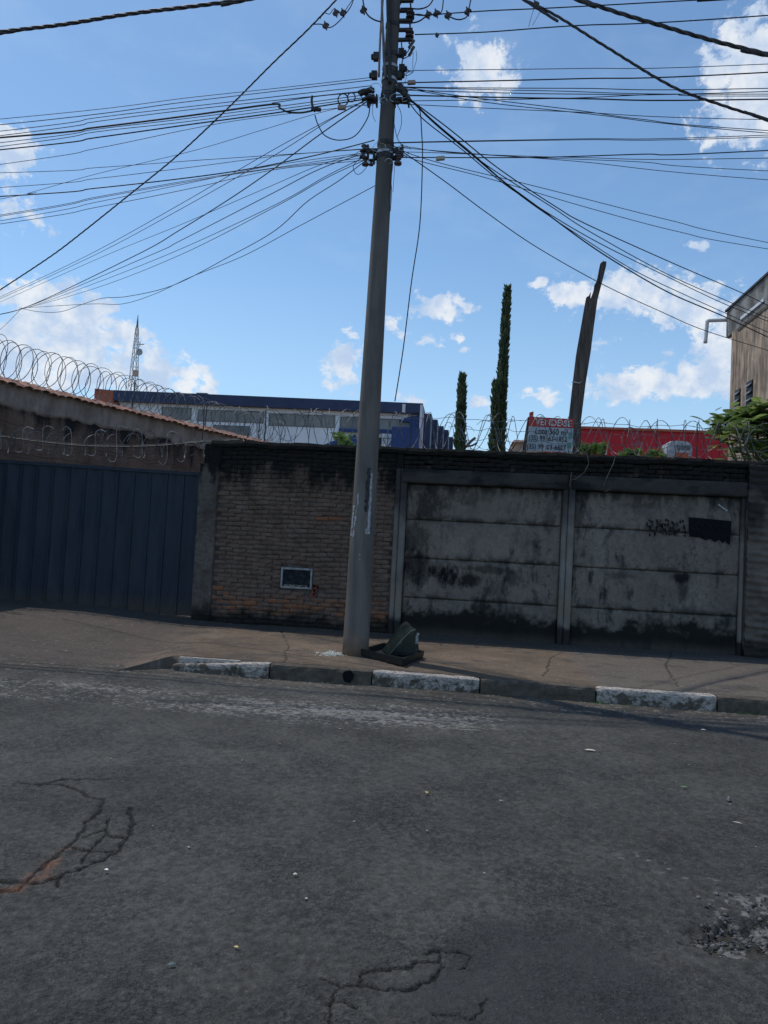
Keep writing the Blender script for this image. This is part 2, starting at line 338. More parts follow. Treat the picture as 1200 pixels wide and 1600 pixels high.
# ------------------------------------------------------------------ object helpers
def tag(o, label=None, cat=None, group=None, kind=None):
    if label: o['label'] = label
    if cat: o['category'] = cat
    if group: o['group'] = group
    if kind: o['kind'] = kind
    return o
def thing(name, loc, label, cat, group=None):
    o = bpy.data.objects.new(name, None); o.empty_display_size = .2; C.objects.link(o)
    o.location = loc; return tag(o, label, cat, group)
ORG = {}
def origin(o):
    v = Vector((0, 0, 0))
    while o is not None: v = v + Vector(o.location); o = o.parent
    return v
class MB:
    def __init__(s): s.v = []; s.f = []
    def add(s, vs, fs):
        b = len(s.v); s.v += [tuple(v) for v in vs]; s.f += [tuple(b+i for i in f) for f in fs]
    def box(s, lo, hi, m=None):
        x0, y0, z0 = lo; x1, y1, z1 = hi
        vs = [Vector(p) for p in ((x0,y0,z0),(x1,y0,z0),(x1,y1,z0),(x0,y1,z0),(x0,y0,z1),(x1,y0,z1),(x1,y1,z1),(x0,y1,z1))]
        if m is not None: vs = [m @ v for v in vs]
        s.add(vs, [(0,3,2,1),(4,5,6,7),(0,1,5,4),(1,2,6,5),(2,3,7,6),(3,0,4,7)])
        return s
    def hexa(s, b4, t4):
        s.add(list(b4)+list(t4), [(0,3,2,1),(4,5,6,7),(0,1,5,4),(1,2,6,5),(2,3,7,6),(3,0,4,7)]); return s
    def prism(s, poly, off):      # poly: list of points, off: extrusion vector
        n = len(poly); off = Vector(off); P = [Vector(p) for p in poly]
        s.add(P+[p+off for p in P], [tuple(range(n-1, -1, -1)), tuple(range(n, 2*n))] + [(i, (i+1) % n, n+(i+1) % n, n+i) for i in range(n)])
        return s
    def tube(s, pts, r, n=6, cap=True):
        pts = [Vector(p) for p in pts]; L = len(pts)
        rs = r if isinstance(r, (list, tuple)) else [r]*L
        rings = []; ref = None
        for i, p in enumerate(pts):
            d = (pts[min(i+1, L-1)] - pts[max(i-1, 0)])
            if d.length < 1e-9: d = Vector((0, 0, 1))
            d.normalize()
            if ref is None: ref = d.orthogonal().normalized()
            ref = (ref - d*ref.dot(d))
            if ref.length < 1e-6: ref = d.orthogonal()
            ref.normalize(); b = d.cross(ref)
            rings.append([p + (ref*math.cos(2*math.pi*k/n) + b*math.sin(2*math.pi*k/n))*rs[i] for k in range(n)])
        vs = [v for rg in rings for v in rg]; fs = []
        for i in range(L-1):
            for k in range(n):
                fs.append((i*n+k, i*n+(k+1) % n, (i+1)*n+(k+1) % n, (i+1)*n+k))
        if cap: fs += [tuple(range(n-1, -1, -1)), tuple((L-1)*n+k for k in range(n))]
        s.add(vs, fs); return s
    def build(s, name, mat, parent=None, smooth=False, kind=None, bevel=0):
        me = bpy.data.meshes.new(name)
        o0 = origin(parent) if parent else Vector((0, 0, 0))
        me.from_pydata([(v[0]-o0.x, v[1]-o0.y, v[2]-o0.z) for v in s.v], [], s.f)
        me.materials.append(mat)
        if bevel:
            bm = bmesh.new(); bm.from_mesh(me)
            bmesh.ops.bevel(bm, geom=bm.edges[:], offset=bevel, segments=2, affect='EDGES', clamp_overlap=True)
            bm.to_mesh(me); bm.free()
        if smooth:
            me.polygons.foreach_set('use_smooth', [True]*len(me.polygons))
        me.update()
        o = bpy.data.objects.new(name, me); C.objects.link(o)
        if parent: o.parent = parent
        if kind: o['kind'] = kind
        return o
def top(o, ctr=None):       # give a one-mesh thing its origin at its base
    me = o.data; n = len(me.vertices); a = np.empty(n*3); me.vertices.foreach_get('co', a); a = a.reshape(-1, 3)
    c = np.array([(a[:, 0].min()+a[:, 0].max())/2, (a[:, 1].min()+a[:, 1].max())/2, a[:, 2].min()])
    me.vertices.foreach_set('co', (a-c).ravel()); o.location = Vector(c); me.update(); return o
def smoothstep(x, a, b):
    t_ = np.clip((x-a)/(b-a), 0, 1); return t_*t_*(3-2*t_)

# numpy value noise
def vnoise(x, y, seed=0):
    xi = np.floor(x).astype(np.int64); yi = np.floor(y).astype(np.int64)
    xf = x-xi; yf = y-yi; u = xf*xf*(3-2*xf); v = yf*yf*(3-2*yf)
    def h(a, b):
        n = (a*374761393 + b*668265263 + seed*1442695041) & 0x7fffffff
        n = ((n ^ (n >> 13))*1274126177) & 0x7fffffff
        return ((n ^ (n >> 16)) & 0xffff)/65535.0
    return (h(xi, yi)*(1-u)+h(xi+1, yi)*u)*(1-v) + (h(xi, yi+1)*(1-u)+h(xi+1, yi+1)*u)*v
def fbm(x, y, seed=0, o=5, g=.55):
    s = 0; a = 1; tot = 0
    for i in range(o):
        s = s + a*vnoise(x*2**i+17*i, y*2**i-9*i, seed+i); tot += a; a *= g
    return s/tot
def segdist(x, y, pts):
    d = np.full(x.shape, 1e9)
    for (ax, ay), (bx, by) in zip(pts[:-1], pts[1:]):
        dx, dy = bx-ax, by-ay; L = dx*dx+dy*dy+1e-12
        tt = np.clip(((x-ax)*dx+(y-ay)*dy)/L, 0, 1)
        d = np.minimum(d, np.hypot(x-ax-tt*dx, y-ay-tt*dy))
    return d
def polymask(x, y, poly, soft=.05):
    ins = np.zeros(x.shape, bool); n = len(poly)
    for i in range(n):
        ax, ay = poly[i]; bx, by = poly[(i+1) % n]
        c = ((ay > y) != (by > y)); ins ^= c & (x < (bx-ax)*(y-ay)/(by-ay+1e-12)+ax)
    d = segdist(x, y, poly+[poly[0]])
    return np.clip(.5+np.where(ins, d, -d)/soft, 0, 1)
def gridmesh(name, P, col, mat, parent=None, smooth=True):
    nr, nc = P.shape[:2]
    o0 = origin(parent) if parent else Vector((0, 0, 0))
    me = bpy.data.meshes.new(name)
    V = (P.reshape(-1, 3) - np.array(o0)).astype(np.float32)
    idx = np.arange(nr*nc).reshape(nr, nc)
    q = np.stack([idx[:-1, :-1], idx[:-1, 1:], idx[1:, 1:], idx[1:, :-1]], -1).reshape(-1, 4)
    me.vertices.add(len(V)); me.vertices.foreach_set('co', V.ravel())
    me.loops.add(q.size); me.loops.foreach_set('vertex_index', q.ravel().astype(np.int32))
    me.polygons.add(len(q)); me.polygons.foreach_set('loop_start', np.arange(0, q.size, 4, dtype=np.int32))
    me.polygons.foreach_set('loop_total', np.full(len(q), 4, np.int32))
    me.polygons.foreach_set('use_smooth', np.full(len(q), smooth))
    me.update(calc_edges=True)
    ca = me.color_attributes.new('Col', 'FLOAT_COLOR', 'POINT')
    cc = np.ones((nr*nc, 4), np.float32); cc[:, :3] = col.reshape(-1, 3); ca.data.foreach_set('color', cc.ravel())
    me.materials.append(mat); me.validate()
    o = bpy.data.objects.new(name, me); C.objects.link(o)
    if parent: o.parent = parent
    return o
def lerp(a, b, f): return a*(1-f[..., None]) + np.array(b)*f[..., None]
def G(px, py, z=0.0):
    p = atZ(px, py, z); return (p.x, p.y)

# ------------------------------------------------------------------ ground, road, pavement
YW = 11.0                                   # front plane of the street wall
k0 = atZ(425, 1060, 0); k1 = atZ(1120, 1112, 0)
KS = (k1.y-k0.y)/(k1.x-k0.x)
def kerbY(x): return k0.y + KS*(x-k0.x)
KH = .155
XK = atZ(262, 1046, .04).x                  # where the kerb starts
def pav_h(x, y):
    x = np.asarray(x, float); y = np.asarray(y, float)
    ky = k0.y + KS*(x-k0.x)
    f = np.clip((y-ky)/(YW-ky), 0, 1.3)
    s = smoothstep(x, XK-.75, XK+.12)
    edge = KH*s + (-.02)*(1-s)
    wall = .22 + .13*smoothstep(-x, 3.2, 6.2)
    ff = np.where(f < 1, f, 1+(f-1)*.4)
    return edge + (wall-edge)*np.where(s > .99, ff, np.power(np.maximum(ff, 0), .85))
def pavz(x, y): return float(pav_h(x, y))

g = MB(); g.add([(-1500,-1500,-.12),(1500,-1500,-.12),(1500,2500,-.12),(-1500,2500,-.12)], [(0,1,2,3)])
g.build('ground', MT['soil'], kind='structure')
g = MB(); g.box((-30, YW+.25, -.1), (30, YW+18, .12)); o = g.build('empty_lot_ground', MT['soil'], kind='structure')

# road: dense where the street is in view, coarse further off
u = np.concatenate([-np.geomspace(12, .82, 14)[:-1], np.linspace(-.80, .72, 900), np.geomspace(.74, 12, 14)[1:]])
yy = np.concatenate([np.linspace(-14, 1.5, 14), np.geomspace(1.9, 8.6, 820), np.linspace(8.65, 9.4, 6)])
Yg, Ug = np.meshgrid(yy, u, indexing='ij')
Xg = Ug*np.maximum(Yg+.35, 1.6)
fx, fy = Xg, Yg
z = (fbm(fx*.6, fy*.6, 3, 3)-.5)*.03
agg = fbm(fx*28, fy*28, 5, 3, .7)-.5
z = z + agg*.011 + (fbm(fx*6, fy*6, 8, 4)-.5)*.007
tone = (.62 + .76*fbm(fx*.9, fy*.5, 11, 5))*(.86+.28*fbm(fx*.35, fy*1.4, 12, 3))*(.93+.18*smoothstep(fy, 3, 7))
col = np.ones(fx.shape+(3,))*np.array([.059, .057, .0515])*tone[..., None]
col *= (1 + (fbm(fx*38, fy*38, 2, 2, .7)-.5)[..., None]*1.1)
# smoother, darker patch
patch = polymask(fx+(fbm(fx*3, fy*3, 4)-.5)*.12, fy, [G(742,1432), G(860,1440), G(960,1470), G(1040,1525), G(1085,1605), G(700,1610), G(620,1540), G(700,1500)], .08)
z = z - agg*.0045*patch; col = lerp(col, (.034, .035, .036), patch*.8)
pole_shade = polymask(fx+(fbm(fx*2, fy*2, 14)-.5)*.5, fy, [G(830,1098), G(1230,1120), G(1230,1160), G(1000,1128), G(830,1112)], .25)
col = lerp(col, (.036, .038, .042), pole_shade*.5)  # pole's cast shadow darkened into the road colour near the kerb
# worn pale scraping parallel to the kerb
cl = [G(-200,1058), G(0,1072), G(200,1086), G(400,1104), G(560,1116), G(700,1124), G(800,1128)]
d = segdist(fx, fy, cl); side = 1-smoothstep(fx, G(690,1124)[0], G(840,1128)[0])
wide = .30+.30*fbm(fx*1.2, fy*1.2, 21, 3)
m = np.clip(1-d/wide/1.15, 0, 1)*side
gr = fbm(fx*26, fy*55, 23, 3, .7)
mm = smoothstep(gr + m*.22*smoothstep(fbm(fx*1.4, fy*4, 25, 4, .6), .3, .62), .60, .76)*np.clip(m*3, 0, 1)
col = lerp(col, (.24, .23, .215), mm*.95); z = z + mm*.004
# dusty edge along the kerb
dk = fy-(k0.y+KS*(fx-k0.x)); dust = smoothstep(dk, -.65, -.02)*(.4+.6*fbm(fx*3, fy*3, 31, 4))
col = lerp(col, (.12, .095, .072), dust*.6)
chips = smoothstep(fbm(fx*30, fy*30, 33, 2, .6), .72, .77)*smoothstep(dk, -1.3, -.1)
col = lerp(col, (.30, .28, .25), chips*.6)
# cracks
CR = [[(0,1389),(28,1388),(45,1370),(90,1333),(125,1304),(133,1285),(155,1270),(161,1250)],
      [(0,1376),(70,1376),(105,1360),(135,1352),(165,1340),(185,1328),(200,1310),(208,1286),(204,1262)],
      [(112,1320),(138,1328),(178,1328)],[(138,1328),(150,1318),(168,1300),(165,1290),(172,1277)],
      [(132,1305),(150,1300),(165,1296)],[(168,1305),(200,1306)],[(138,1328),(130,1345)],
      [(161,1250),(140,1245),(120,1233),(95,1226),(30,1224)],[(60,1228),(98,1218),(170,1216)],[(93,1370),(88,1384)],
      [(505,1528),(530,1539),(562,1534),(562,1518),(585,1513),(640,1508),(655,1498),(690,1497),(692,1482),(662,1484)],
      [(692,1482),(720,1485),(734,1492),(728,1506),(716,1508)],[(692,1497),(690,1512),(670,1530),(640,1542),(628,1545),(600,1540),(565,1535)],
      [(530,1539),(520,1558),(515,1590),(510,1612)],[(520,1560),(560,1568)],[(675,1578),(700,1580),(735,1590),(765,1560)],
      [(1075,1468),(1095,1460),(1110,1450),(1130,1446)],[(1060,1470),(1090,1476),(1110,1468)],[(1105,1445),(1080,1438)],
      [(1170,1420),(1200,1400)]]
warpx = (fbm(fx*16, fy*16, 41, 4, .7)-.5)*.045; warpy = (fbm(fx*16+50, fy*16, 43, 4, .7)-.5)*.06
crk = np.zeros(fx.shape)
for i, pl in enumerate(CR):
    dd = segdist(fx+warpx, (fy+warpy)*.45, [(G(*p)[0], G(*p)[1]*.45) for p in pl])
    wdt = (1.0 if i < 10 else .55)*(.0078 if i in (0, 1, 10, 12) else .0062)*(.55+.8*fbm(fx*9, fy*9, 50+i, 3))
    crk = np.maximum(crk, 1-smoothstep(dd, wdt*.7, wdt*1.35))
z = z - crk*.012; col = lerp(col, (.011, .010, .010), crk*.9)
rust = np.exp(-((segdist(fx, fy, [G(10,1388), G(45,1372), G(110,1325)]))/.035)**2)*smoothstep(fbm(fx*12, fy*12, 61, 4), .42, .6)
rust = np.maximum(rust, polymask(fx, fy, [G(40,1378), G(75,1355), G(80,1368)], .05)*.8)
rust = np.maximum(rust, polymask(fx+warpx, fy+warpy, [G(5,1385), G(40,1380), G(30,1393)], .03))
col = lerp(col, (.20, .085, .045), np.clip(rust, 0, 1)*.65*(1-crk*.5))
# pothole
ph = polymask(fx+warpx*2.4, fy+warpy*1.6, [G(1078,1462), G(1110,1445), G(1150,1440), G(1210,1432), G(1240,1440), G(1240,1486), G(1170,1490), G(1110,1484)], .05)
z = z - ph*.036 + ph*(fbm(fx*22, fy*22, 71, 3)-.5)*.03
col = lerp(col, (.045, .040, .034), ph*.75)
ph2 = polymask(fx+warpx*2.4, fy+warpy*2, [G(1105,1400), G(1240,1385), G(1240,1440), G(1120,1440)], .12)
sp = smoothstep(fbm(fx*24, fy*24, 73, 2, .7), .60, .68)*np.maximum(ph2, ph)
sp = np.maximum(sp, smoothstep(fbm(fx*24, fy*24, 77, 2, .7), .66, .72)*np.exp(-(segdist(fx, fy, [G(990,1340), G(1060,1360), G(1110,1380)])/.07)**2))
col = lerp(col, (.24, .23, .22), sp*.7)
P = np.stack([fx, fy, z], -1)
road = gridmesh('road', P, col, MT['road']); road['kind'] = 'structure'

# pavement: kerbside footway and, on the left, the ramp up to the gate
yb = np.linspace(0, 1, 230)
xs = np.concatenate([np.linspace(-16, -7.2, 30), np.linspace(-7.15, 6.0, 820), np.linspace(6.1, 16, 30)])
XX, FF = np.meshgrid(xs, yb)
kb = k0.y+KS*(XX-k0.x) + np.where(XX > XK-.05, .10, -.12-.1*0)
sblend = smoothstep(XX, XK-.7, XK)
kb = k0.y+KS*(XX-k0.x) + (-.30*(1-sblend) + .12*sblend)
YY = kb + (YW+.9-kb)*FF
Z = pav_h(XX, YY) + (fbm(XX*1.3, YY*1.3, 81, 4)-.5)*.022 + (fbm(XX*14, YY*14, 82, 4, .65)-.5)*.008
tone = (.5+1.0*fbm(XX*1.1, YY*1.6, 83, 5))*(.8+.4*fbm(XX*6, YY*8, 84, 4))
col = np.ones(XX.shape+(3,))*np.array([.150, .112, .082])*tone[..., None]
left = 1-smoothstep(XX, XK-1.1, XK+.2)
col = lerp(col, (.085, .073, .067), left*.8)
gb = smoothstep(XX+(fbm(XX*2, YY*2, 84)-.5)*.25, G(890,1040,.18)[0], G(925,1040,.18)[0])
col = lerp(col, (.120, .108, .098), gb*.7)
wall_shade = smoothstep(YY + (fbm(XX*1.5, YY*3, 85, 4)-.5)*.5, YW-.75, YW-.2)
col = lerp(col, (.055, .052, .05), wall_shade*.8)  # wall's shadow band, with dirt at its base, tinted into the pavement
blot = smoothstep(fbm(XX*2.2, YY*3.4, 86, 5, .6), .55, .72); col = lerp(col, (.075, .066, .058), blot*.65)
wx = (fbm(XX*8, YY*8, 87, 3)-.5)*.08; wy = (fbm(XX*8+9, YY*8, 88, 3)-.5)*.06
PCR = [[(235,1020),(280,1005),(325,998)],[(860,1030),(856,1045),(850,1056)],[(860,1030),(880,1022)],[(0,1030),(60,1040),(90,1044)],
       [(1050,1020),(1040,1045),(1060,1072)],[(445,1035),(450,1010),(440,990)]]
ck = np.zeros(XX.shape)
for i, pl in enumerate(PCR):
    dd = segdist(XX+wx, YY+wy, [G(*p, .17) for p in pl]); ck = np.maximum(ck, 1-smoothstep(dd, .004, .013))
Z = Z-ck*.01; col = lerp(col, (.02, .018, .016), ck*.85)
ch = smoothstep(fbm(XX*34, YY*34, 89, 3, .7), .76, .80); col = lerp(col, (.30, .28, .25), ch*.5)
grit = fbm(XX*45, YY*45, 90, 3, .8); col = col*(.7+.6*grit)[..., None]
PV = np.stack([XX, YY, Z], -1); PV = np.concatenate([PV[:1]*np.array([1, 1, 0])+np.array([0, 0, -.1]), PV], 0); col = np.concatenate([col[:1], col], 0)
pav = gridmesh('pavement', PV, col, MT['col']); pav['kind'] = 'structure'

# ------------------------------------------------------------------ kerb stones
kerb = bpy.data.objects.new('kerb', None); C.objects.link(kerb); kerb.location = (k0.x, k0.y, 0); kerb['kind'] = 'structure'
def kx(px, py): return atplane(px, py, Vector((k0.x, k0.y, 0)), Vector((KS, -1, 0))).x
kd = Vector((1, KS, 0)).normalized(); kn = Vector((-kd.y, kd.x, 0))
def kerb_stone(x0, x1, mat, h0=KH, h1=KH, split=False, off=0.0):
    a = Vector((x0+.008, kerbY(x0+.008), 0)); b = Vector((x1-.008, kerbY(x1-.008), 0))
    L = (b-a).length; n = max(6, int(L/.045)); m = 5; vs = []; fs = []
    prof = [(0.0, -.08), (.0, .35), (.004, .75), (.012, .93), (.03, 1.0), (.08, 1.0), (.135, .99), (.14, -.08)]
    for i in range(n+1):
        f = i/n; p = a+(b-a)*f; h = h0+(h1-h0)*f
        end = min(f, 1-f)*L
        for j, (dy, hz) in enumerate(prof):
            wv = mnoise.noise(Vector((p.x*7, j*1.3, 3.1)))*.007 + mnoise.noise(Vector((p.x*25, j*2.3, 1)))*.003
            rnd = .012*max(0, 1-end/.03)
            q = p + kn*(dy+wv+off+rnd*(1 if j < 4 else 0)); zz = hz*h - (rnd*.8 if hz > .8 else 0)
            if hz > .5: zz += mnoise.noise(Vector((p.x*9, j*.7, 8)))*.007
            vs.append((q.x, q.y, zz))
    k = len(prof)
    for i in range(n):
        for j in range(k-1):
            fs.append((i*k+j, (i+1)*k+j, (i+1)*k+j+1, i*k+j+1))
    fs.append(tuple(range(k-1, -1, -1))); fs.append(tuple(n*k+j for j in range(k)))
    mb = MB(); mb.add(vs, fs)
    for i in range(len(fs)): pass
    return mb.build('kerb_stone', MT[mat], kerb)
segs = [(420,1060,'kerb_w'),(580,1073,'kerb_d'),(749,1087,'kerb_w'),(931,1098,'kerb_d'),(1121,1112,'kerb_w')]
X = [kx(*s[:2]) for s in segs]
xl = atZ(262, 1046, .03).x
kerb_stone(xl, X[0], 'kerb_w', .075, KH+.005, off=-.02)
# the broken first stone: a second wedge lies on top of the split
mb = MB(); a = Vector((xl+.05, kerbY(xl+.05), 0))+kn*.05; b = Vector((X[0]-.35, kerbY(X[0]-.35), 0))+kn*.06
mb.hexa([a+Vector((0,0,.05)), b+Vector((0,0,.10)), b+kn*.12+Vector((0,0,.10)), a+kn*.16+Vector((0,0,.05))],
        [a+kn*.02+Vector((0,0,.145)), b+Vector((0,0,.15)), b+kn*.11+Vector((0,0,.15)), a+kn*.15+Vector((0,0,.15))])
mb.build('kerb_fragment', MT['kerb_w'], kerb, bevel=.008)
for (xa, xb, mt) in [(X[0],X[1],'kerb_d'),(X[1],X[2],'kerb_w'),(X[2],X[3],'kerb_d'),(X[3],X[4],'kerb_w')]:
    kerb_stone(xa, xb, mt, KH+random.uniform(-.004,.006), KH+random.uniform(-.004,.006))
x = X[4]; i = 0
while x < 12:
    kerb_stone(x, x+1.25, 'kerb_d' if i % 2 == 0 else 'kerb_w'); x += 1.25; i += 1
# sprayed black spot on the dark stone
c = atplane(544, 1057, Vector((k0.x, k0.y, 0))-kn*.012, kn)
mb = MB(); vs = [c - kn*.001 + kd*(.058*math.cos(a)*(1+.1*math.sin(3*a))) + Vector((0,0,.066*math.sin(a)*(1+.08*math.cos(5*a)))) for a in [k*2*math.pi/28 for k in range(28)]]
mb.prism(vs, kn*-.003); mb.build('paint_spot', MT['paint_dark'], kerb)

# ------------------------------------------------------------------ bricks
BL, BHh = .205, .066
def brick_mesh(k):
    rg = random.Random(k); nx, nz = 4, 2; L, H, D = BL-rg.uniform(.004, .014), BHh-rg.uniform(.008, .015), .055
    vs = []; fs = []
    for j in range(nz+1):
        for i in range(nx+1):
            ex = i in (0, nx); ez = j in (0, nz)
            y = rg.uniform(0, .006) + (.007 if (ex or ez) else 0) + (.006 if ex and ez else 0)
            vs.append((-L/2+L*i/nx+rg.uniform(-.003,.003), y, H*j/nz+rg.uniform(-.0045,.0045)))
    w = nx+1
    for j in range(nz):
        for i in range(nx): fs.append((j*w+i, j*w+i+1, (j+1)*w+i+1, (j+1)*w+i))
    b = len(vs); vs += [(-L/2, D, 0), (L/2, D, 0), (L/2, D, H), (-L/2, D, H)]
    fs += [tuple([b, b+1]+list(range(nx, -1, -1))), tuple([b+2, b+3]+[nz*w+i for i in range(nx+1)]),
           tuple([b+3, b]+[j*w for j in range(nz+1)]), tuple([b+1, b+2]+[j*w+nx for j in range(nz, -1, -1)])]
    me = bpy.data.meshes.new('brick'); me.from_pydata(vs, [], fs); me.materials.append(MT['brick']); me.update(); return me
BM = [brick_mesh(i) for i in range(10)]
def lay_bricks(parent, x0, x1, z0, z1, Y, maxn, skip=None, zf=None, offset=0):
    """courses of single bricks; beyond maxn the rest join one stuff mesh"""
    pos = []; row = 0; z = z0
    while z + BHh*.6 < z1:
        x = x0 - (BL/2 if row % 2 else 0) + offset
        while x < x1:
            a = max(x, x0); b = min(x+BL, x1)
            if b-a > .05:
                cx = (a+b)/2; s = (b-a)/BL
                if not (skip and skip(cx, z+BHh/2)): pos.append((cx, z, s))
            x += BL
        z += BHh; row += 1
    pos.sort(key=lambda p: abs(p[1]-1.2))
    rest = MB(); o0 = origin(parent)
    for i, (cx, z, s) in enumerate(pos):
        k = random.randrange(10); dy = random.uniform(-.010, .010)
        sag = .010*math.sin(cx*2.1+z*3)+.006*math.sin(cx*7+z*11)+random.uniform(-.004, .004)
        rz = random.gauss(0, .014)
        if i < maxn:
            o = bpy.data.objects.new('brick', BM[k]); C.objects.link(o); o.parent = parent
            o.location = Vector((cx, Y+dy, z+sag)) - o0; o.scale = (s, 1, 1); o.rotation_euler = (0, rz*.6, rz)
        else:
            m = Matrix.Translation((cx, Y+dy, z+sag)) @ Matrix.Rotation(rz, 4, 'Z') @ Matrix.Diagonal((s, 1, 1, 1))
            rest.add([m @ v.co for v in BM[k].vertices], [tuple(p.vertices) for p in BM[k].polygons])
    if rest.v: rest.build('brick_courses', MT['brick'], parent, kind='stuff')

def noisy_sheet(name, x0, x1, z0, z1, Y, parent, mat, amp=.02, step=.03, wave=0, thick=.1, colfn=None, edge=.012):
    nx = max(3, int((x1-x0)/step)); nz = max(3, int((z1-z0)/step))
    gx_ = np.linspace(x0, x1, nx+1); gz_ = np.linspace(z0, z1, nz+1)
    Xm, Zm = np.meshgrid(gx_, gz_)
    Ym = Y + (fbm(Xm*9, Zm*9, 91, 5, .65)-.5)*-amp
    ed = np.minimum(np.minimum(Xm-x0, x1-Xm), np.minimum(Zm-z0, z1-Zm)); Ym = Ym + edge*(1-smoothstep(ed, 0, .02))
    P = np.stack([Xm, Ym, Zm], -1)
    # wrap the border backwards for thickness
    def pad(A, fill=None):
        return np.pad(A, ((1,1),(1,1),(0,0)), mode='edge')
    P2 = pad(P); P2[0,:,1] = Y+thick; P2[-1,:,1] = Y+thick; P2[:,0,1] = Y+thick; P2[:,-1,1] = Y+thick
    cc = colfn(P2[...,0], P2[...,2]) if colfn else np.ones(P2.shape)*.2
    return gridmesh(name, P2, cc, mat, parent)

# positions along the wall plane
xA = atY(300, 972, YW).x            # left end of brick wall
xB = atY(620, 900, YW).x            # first concrete post
xC = atY(884, 900, YW).x            # middle post
xD = atY(1160, 900, YW).x           # end of panels
zT = atY(600, 701, YW).z; zTl = atY(340, 692, YW).z; zTr = atY(1165, 723, YW).z
print('WALL', xA, xB, xC, xD, 'tops', zTl, zT, zTr, 'base', atY(620,990,YW).z, atY(321,978,YW).z, atY(1155,1027,YW).z)
WT = (zTl+zT+zTr)/3
ZB = .14

bw = thing('brick_wall', (xA, YW, ZB), 'sooty solid brick wall between the blue gate and the concrete panels, dark mould along its top', 'wall')
mb = MB(); mb.box((xA+.02, YW+.03, ZB), (xB-.08, YW+.22, WT-.02)); mb.build('mortar_core', MT['mortar'], bw)
# meter niche
m0 = atY(440, 886, YW); m1 = atY(487, 921, YW); mx0, mx1, mz0, mz1 = m0.x, m1.x, m1.z, m0.z
hx0, hx1, hz0, hz1 = mx1+.0, mx1+.13, mz0-.13, mz0+.09
def skip(x, z):
    if mx0-.07 < x < mx1+.07 and mz0-.03 < z < mz1+.03: return True
    if hx0-.04 < x < hx1 and hz0+.02 < z < hz1: return True
    return x < xA+.26
lay_bricks(bw, xA, xB-.085, ZB+.02, WT-.03, YW, 300, skip, offset=.04)
# fill-in stubs each side of the niche
f = MB()
zq = mz0-.06
while zq < mz1+.06:
    for (a, b) in ((mx0-.13, mx0-.012), (mx1+.012, mx1+.12)):
        if a > mx1 and hz0 < zq < hz1-.02: continue
        f.box((a, YW-.003+random.uniform(-.003,.003), zq+.004), (b, YW+.05, zq+BHh-.012))
    zq += BHh
f.build('patched_bricks', MT['brick'], bw, kind='stuff')
fr = MB(); q = .028; yf = YW-.022
fr.box((mx0, yf, mz0), (mx0+q, YW+.06, mz1)); fr.box((mx1-q, yf, mz0), (mx1, YW+.06, mz1))
fr.box((mx0+q, yf+.002, mz1-q), (mx1-q, YW+.06, mz1)); fr.box((mx0+q, yf+.002, mz0), (mx1-q, YW+.06, mz0+q))
mf = fr.build('meter_frame', MT['alu'], bw, bevel=.003)
MB().box((mx0+q, YW+.002, mz0+q), (mx1-q, YW+.008, mz1-q)).build('pane', MT['glass'], mf)
rb = MB(); rg = random.Random(4)
for k in range(16):
    x = rg.uniform(mx0+.05, mx1-.06); m = Matrix.Translation((x, YW-.006, mz0+q+.012)) @ Matrix.Rotation(rg.uniform(-.6, .6), 4, 'Y')
    rb.box((-.02, -.01, -.008), (.02, .006, .01), m)
rb.build('paper_scrap', MT['litter'], mf)
hb = MB()
for k in range(9):
    m = Matrix.Translation((rg.uniform(hx0, hx1-.02), YW+.015, rg.uniform(hz0+.02, hz1-.03))) @ Matrix.Rotation(rg.uniform(-.5, .5), 4, 'Y')
    hb.box((-.03, -.01, -.02), (.03, .02, .02), m)
hb.build('broken_brick', simple('raw_red_brick', (.16, .045, .045), (.28, .10, .07), 30, .9, bump=.6), bw, kind='stuff')
# left rendered end pier
noisy_sheet('rendered_pier', xA-.02, xA+.27, ZB, atY(318, 724, YW).z, YW-.03, bw, MT['render'], .06, .015, thick=.26)
noisy_sheet('pier_cap', xA+.12, xA+.30, atY(318, 724, YW).z-.01, WT-.01, YW-.018, bw, MT['render'], .03, .02, thick=.2)
# uneven mossy coping along the top
def coping(x0, x1, Y, parent, name='coping', z=WT, t0=.07):
    vs = []; n = int((x1-x0)/.06); fs = []
    pr = [(-.035, -.06), (-.045, -.01), (-.02, .03), (.05, .04), (.14, .035), (.22, .02), (.25, -.05)]
    for i in range(n+1):
        x = x0+(x1-x0)*i/n
        for j, (dy, dz) in enumerate(pr):
            vs.append((x, Y+dy+mnoise.noise(Vector((x*6, j, 0)))*.02, z+dz+mnoise.noise(Vector((x*2.3, j*.3, 5)))*.025+mnoise.noise(Vector((x*14, j, 5)))*.012))
    k = len(pr)
    for i in range(n):
        for j in range(k-1): fs.append((i*k+j, (i+1)*k+j, (i+1)*k+j+1, i*k+j+1))
    fs += [tuple(range(k)), tuple(n*k+j for j in range(k-1, -1, -1))]
    m_ = MB(); m_.add(vs, fs); return m_.build(name, MT['mortar'], parent)
coping(xA+.14, xB-.09, YW, bw)

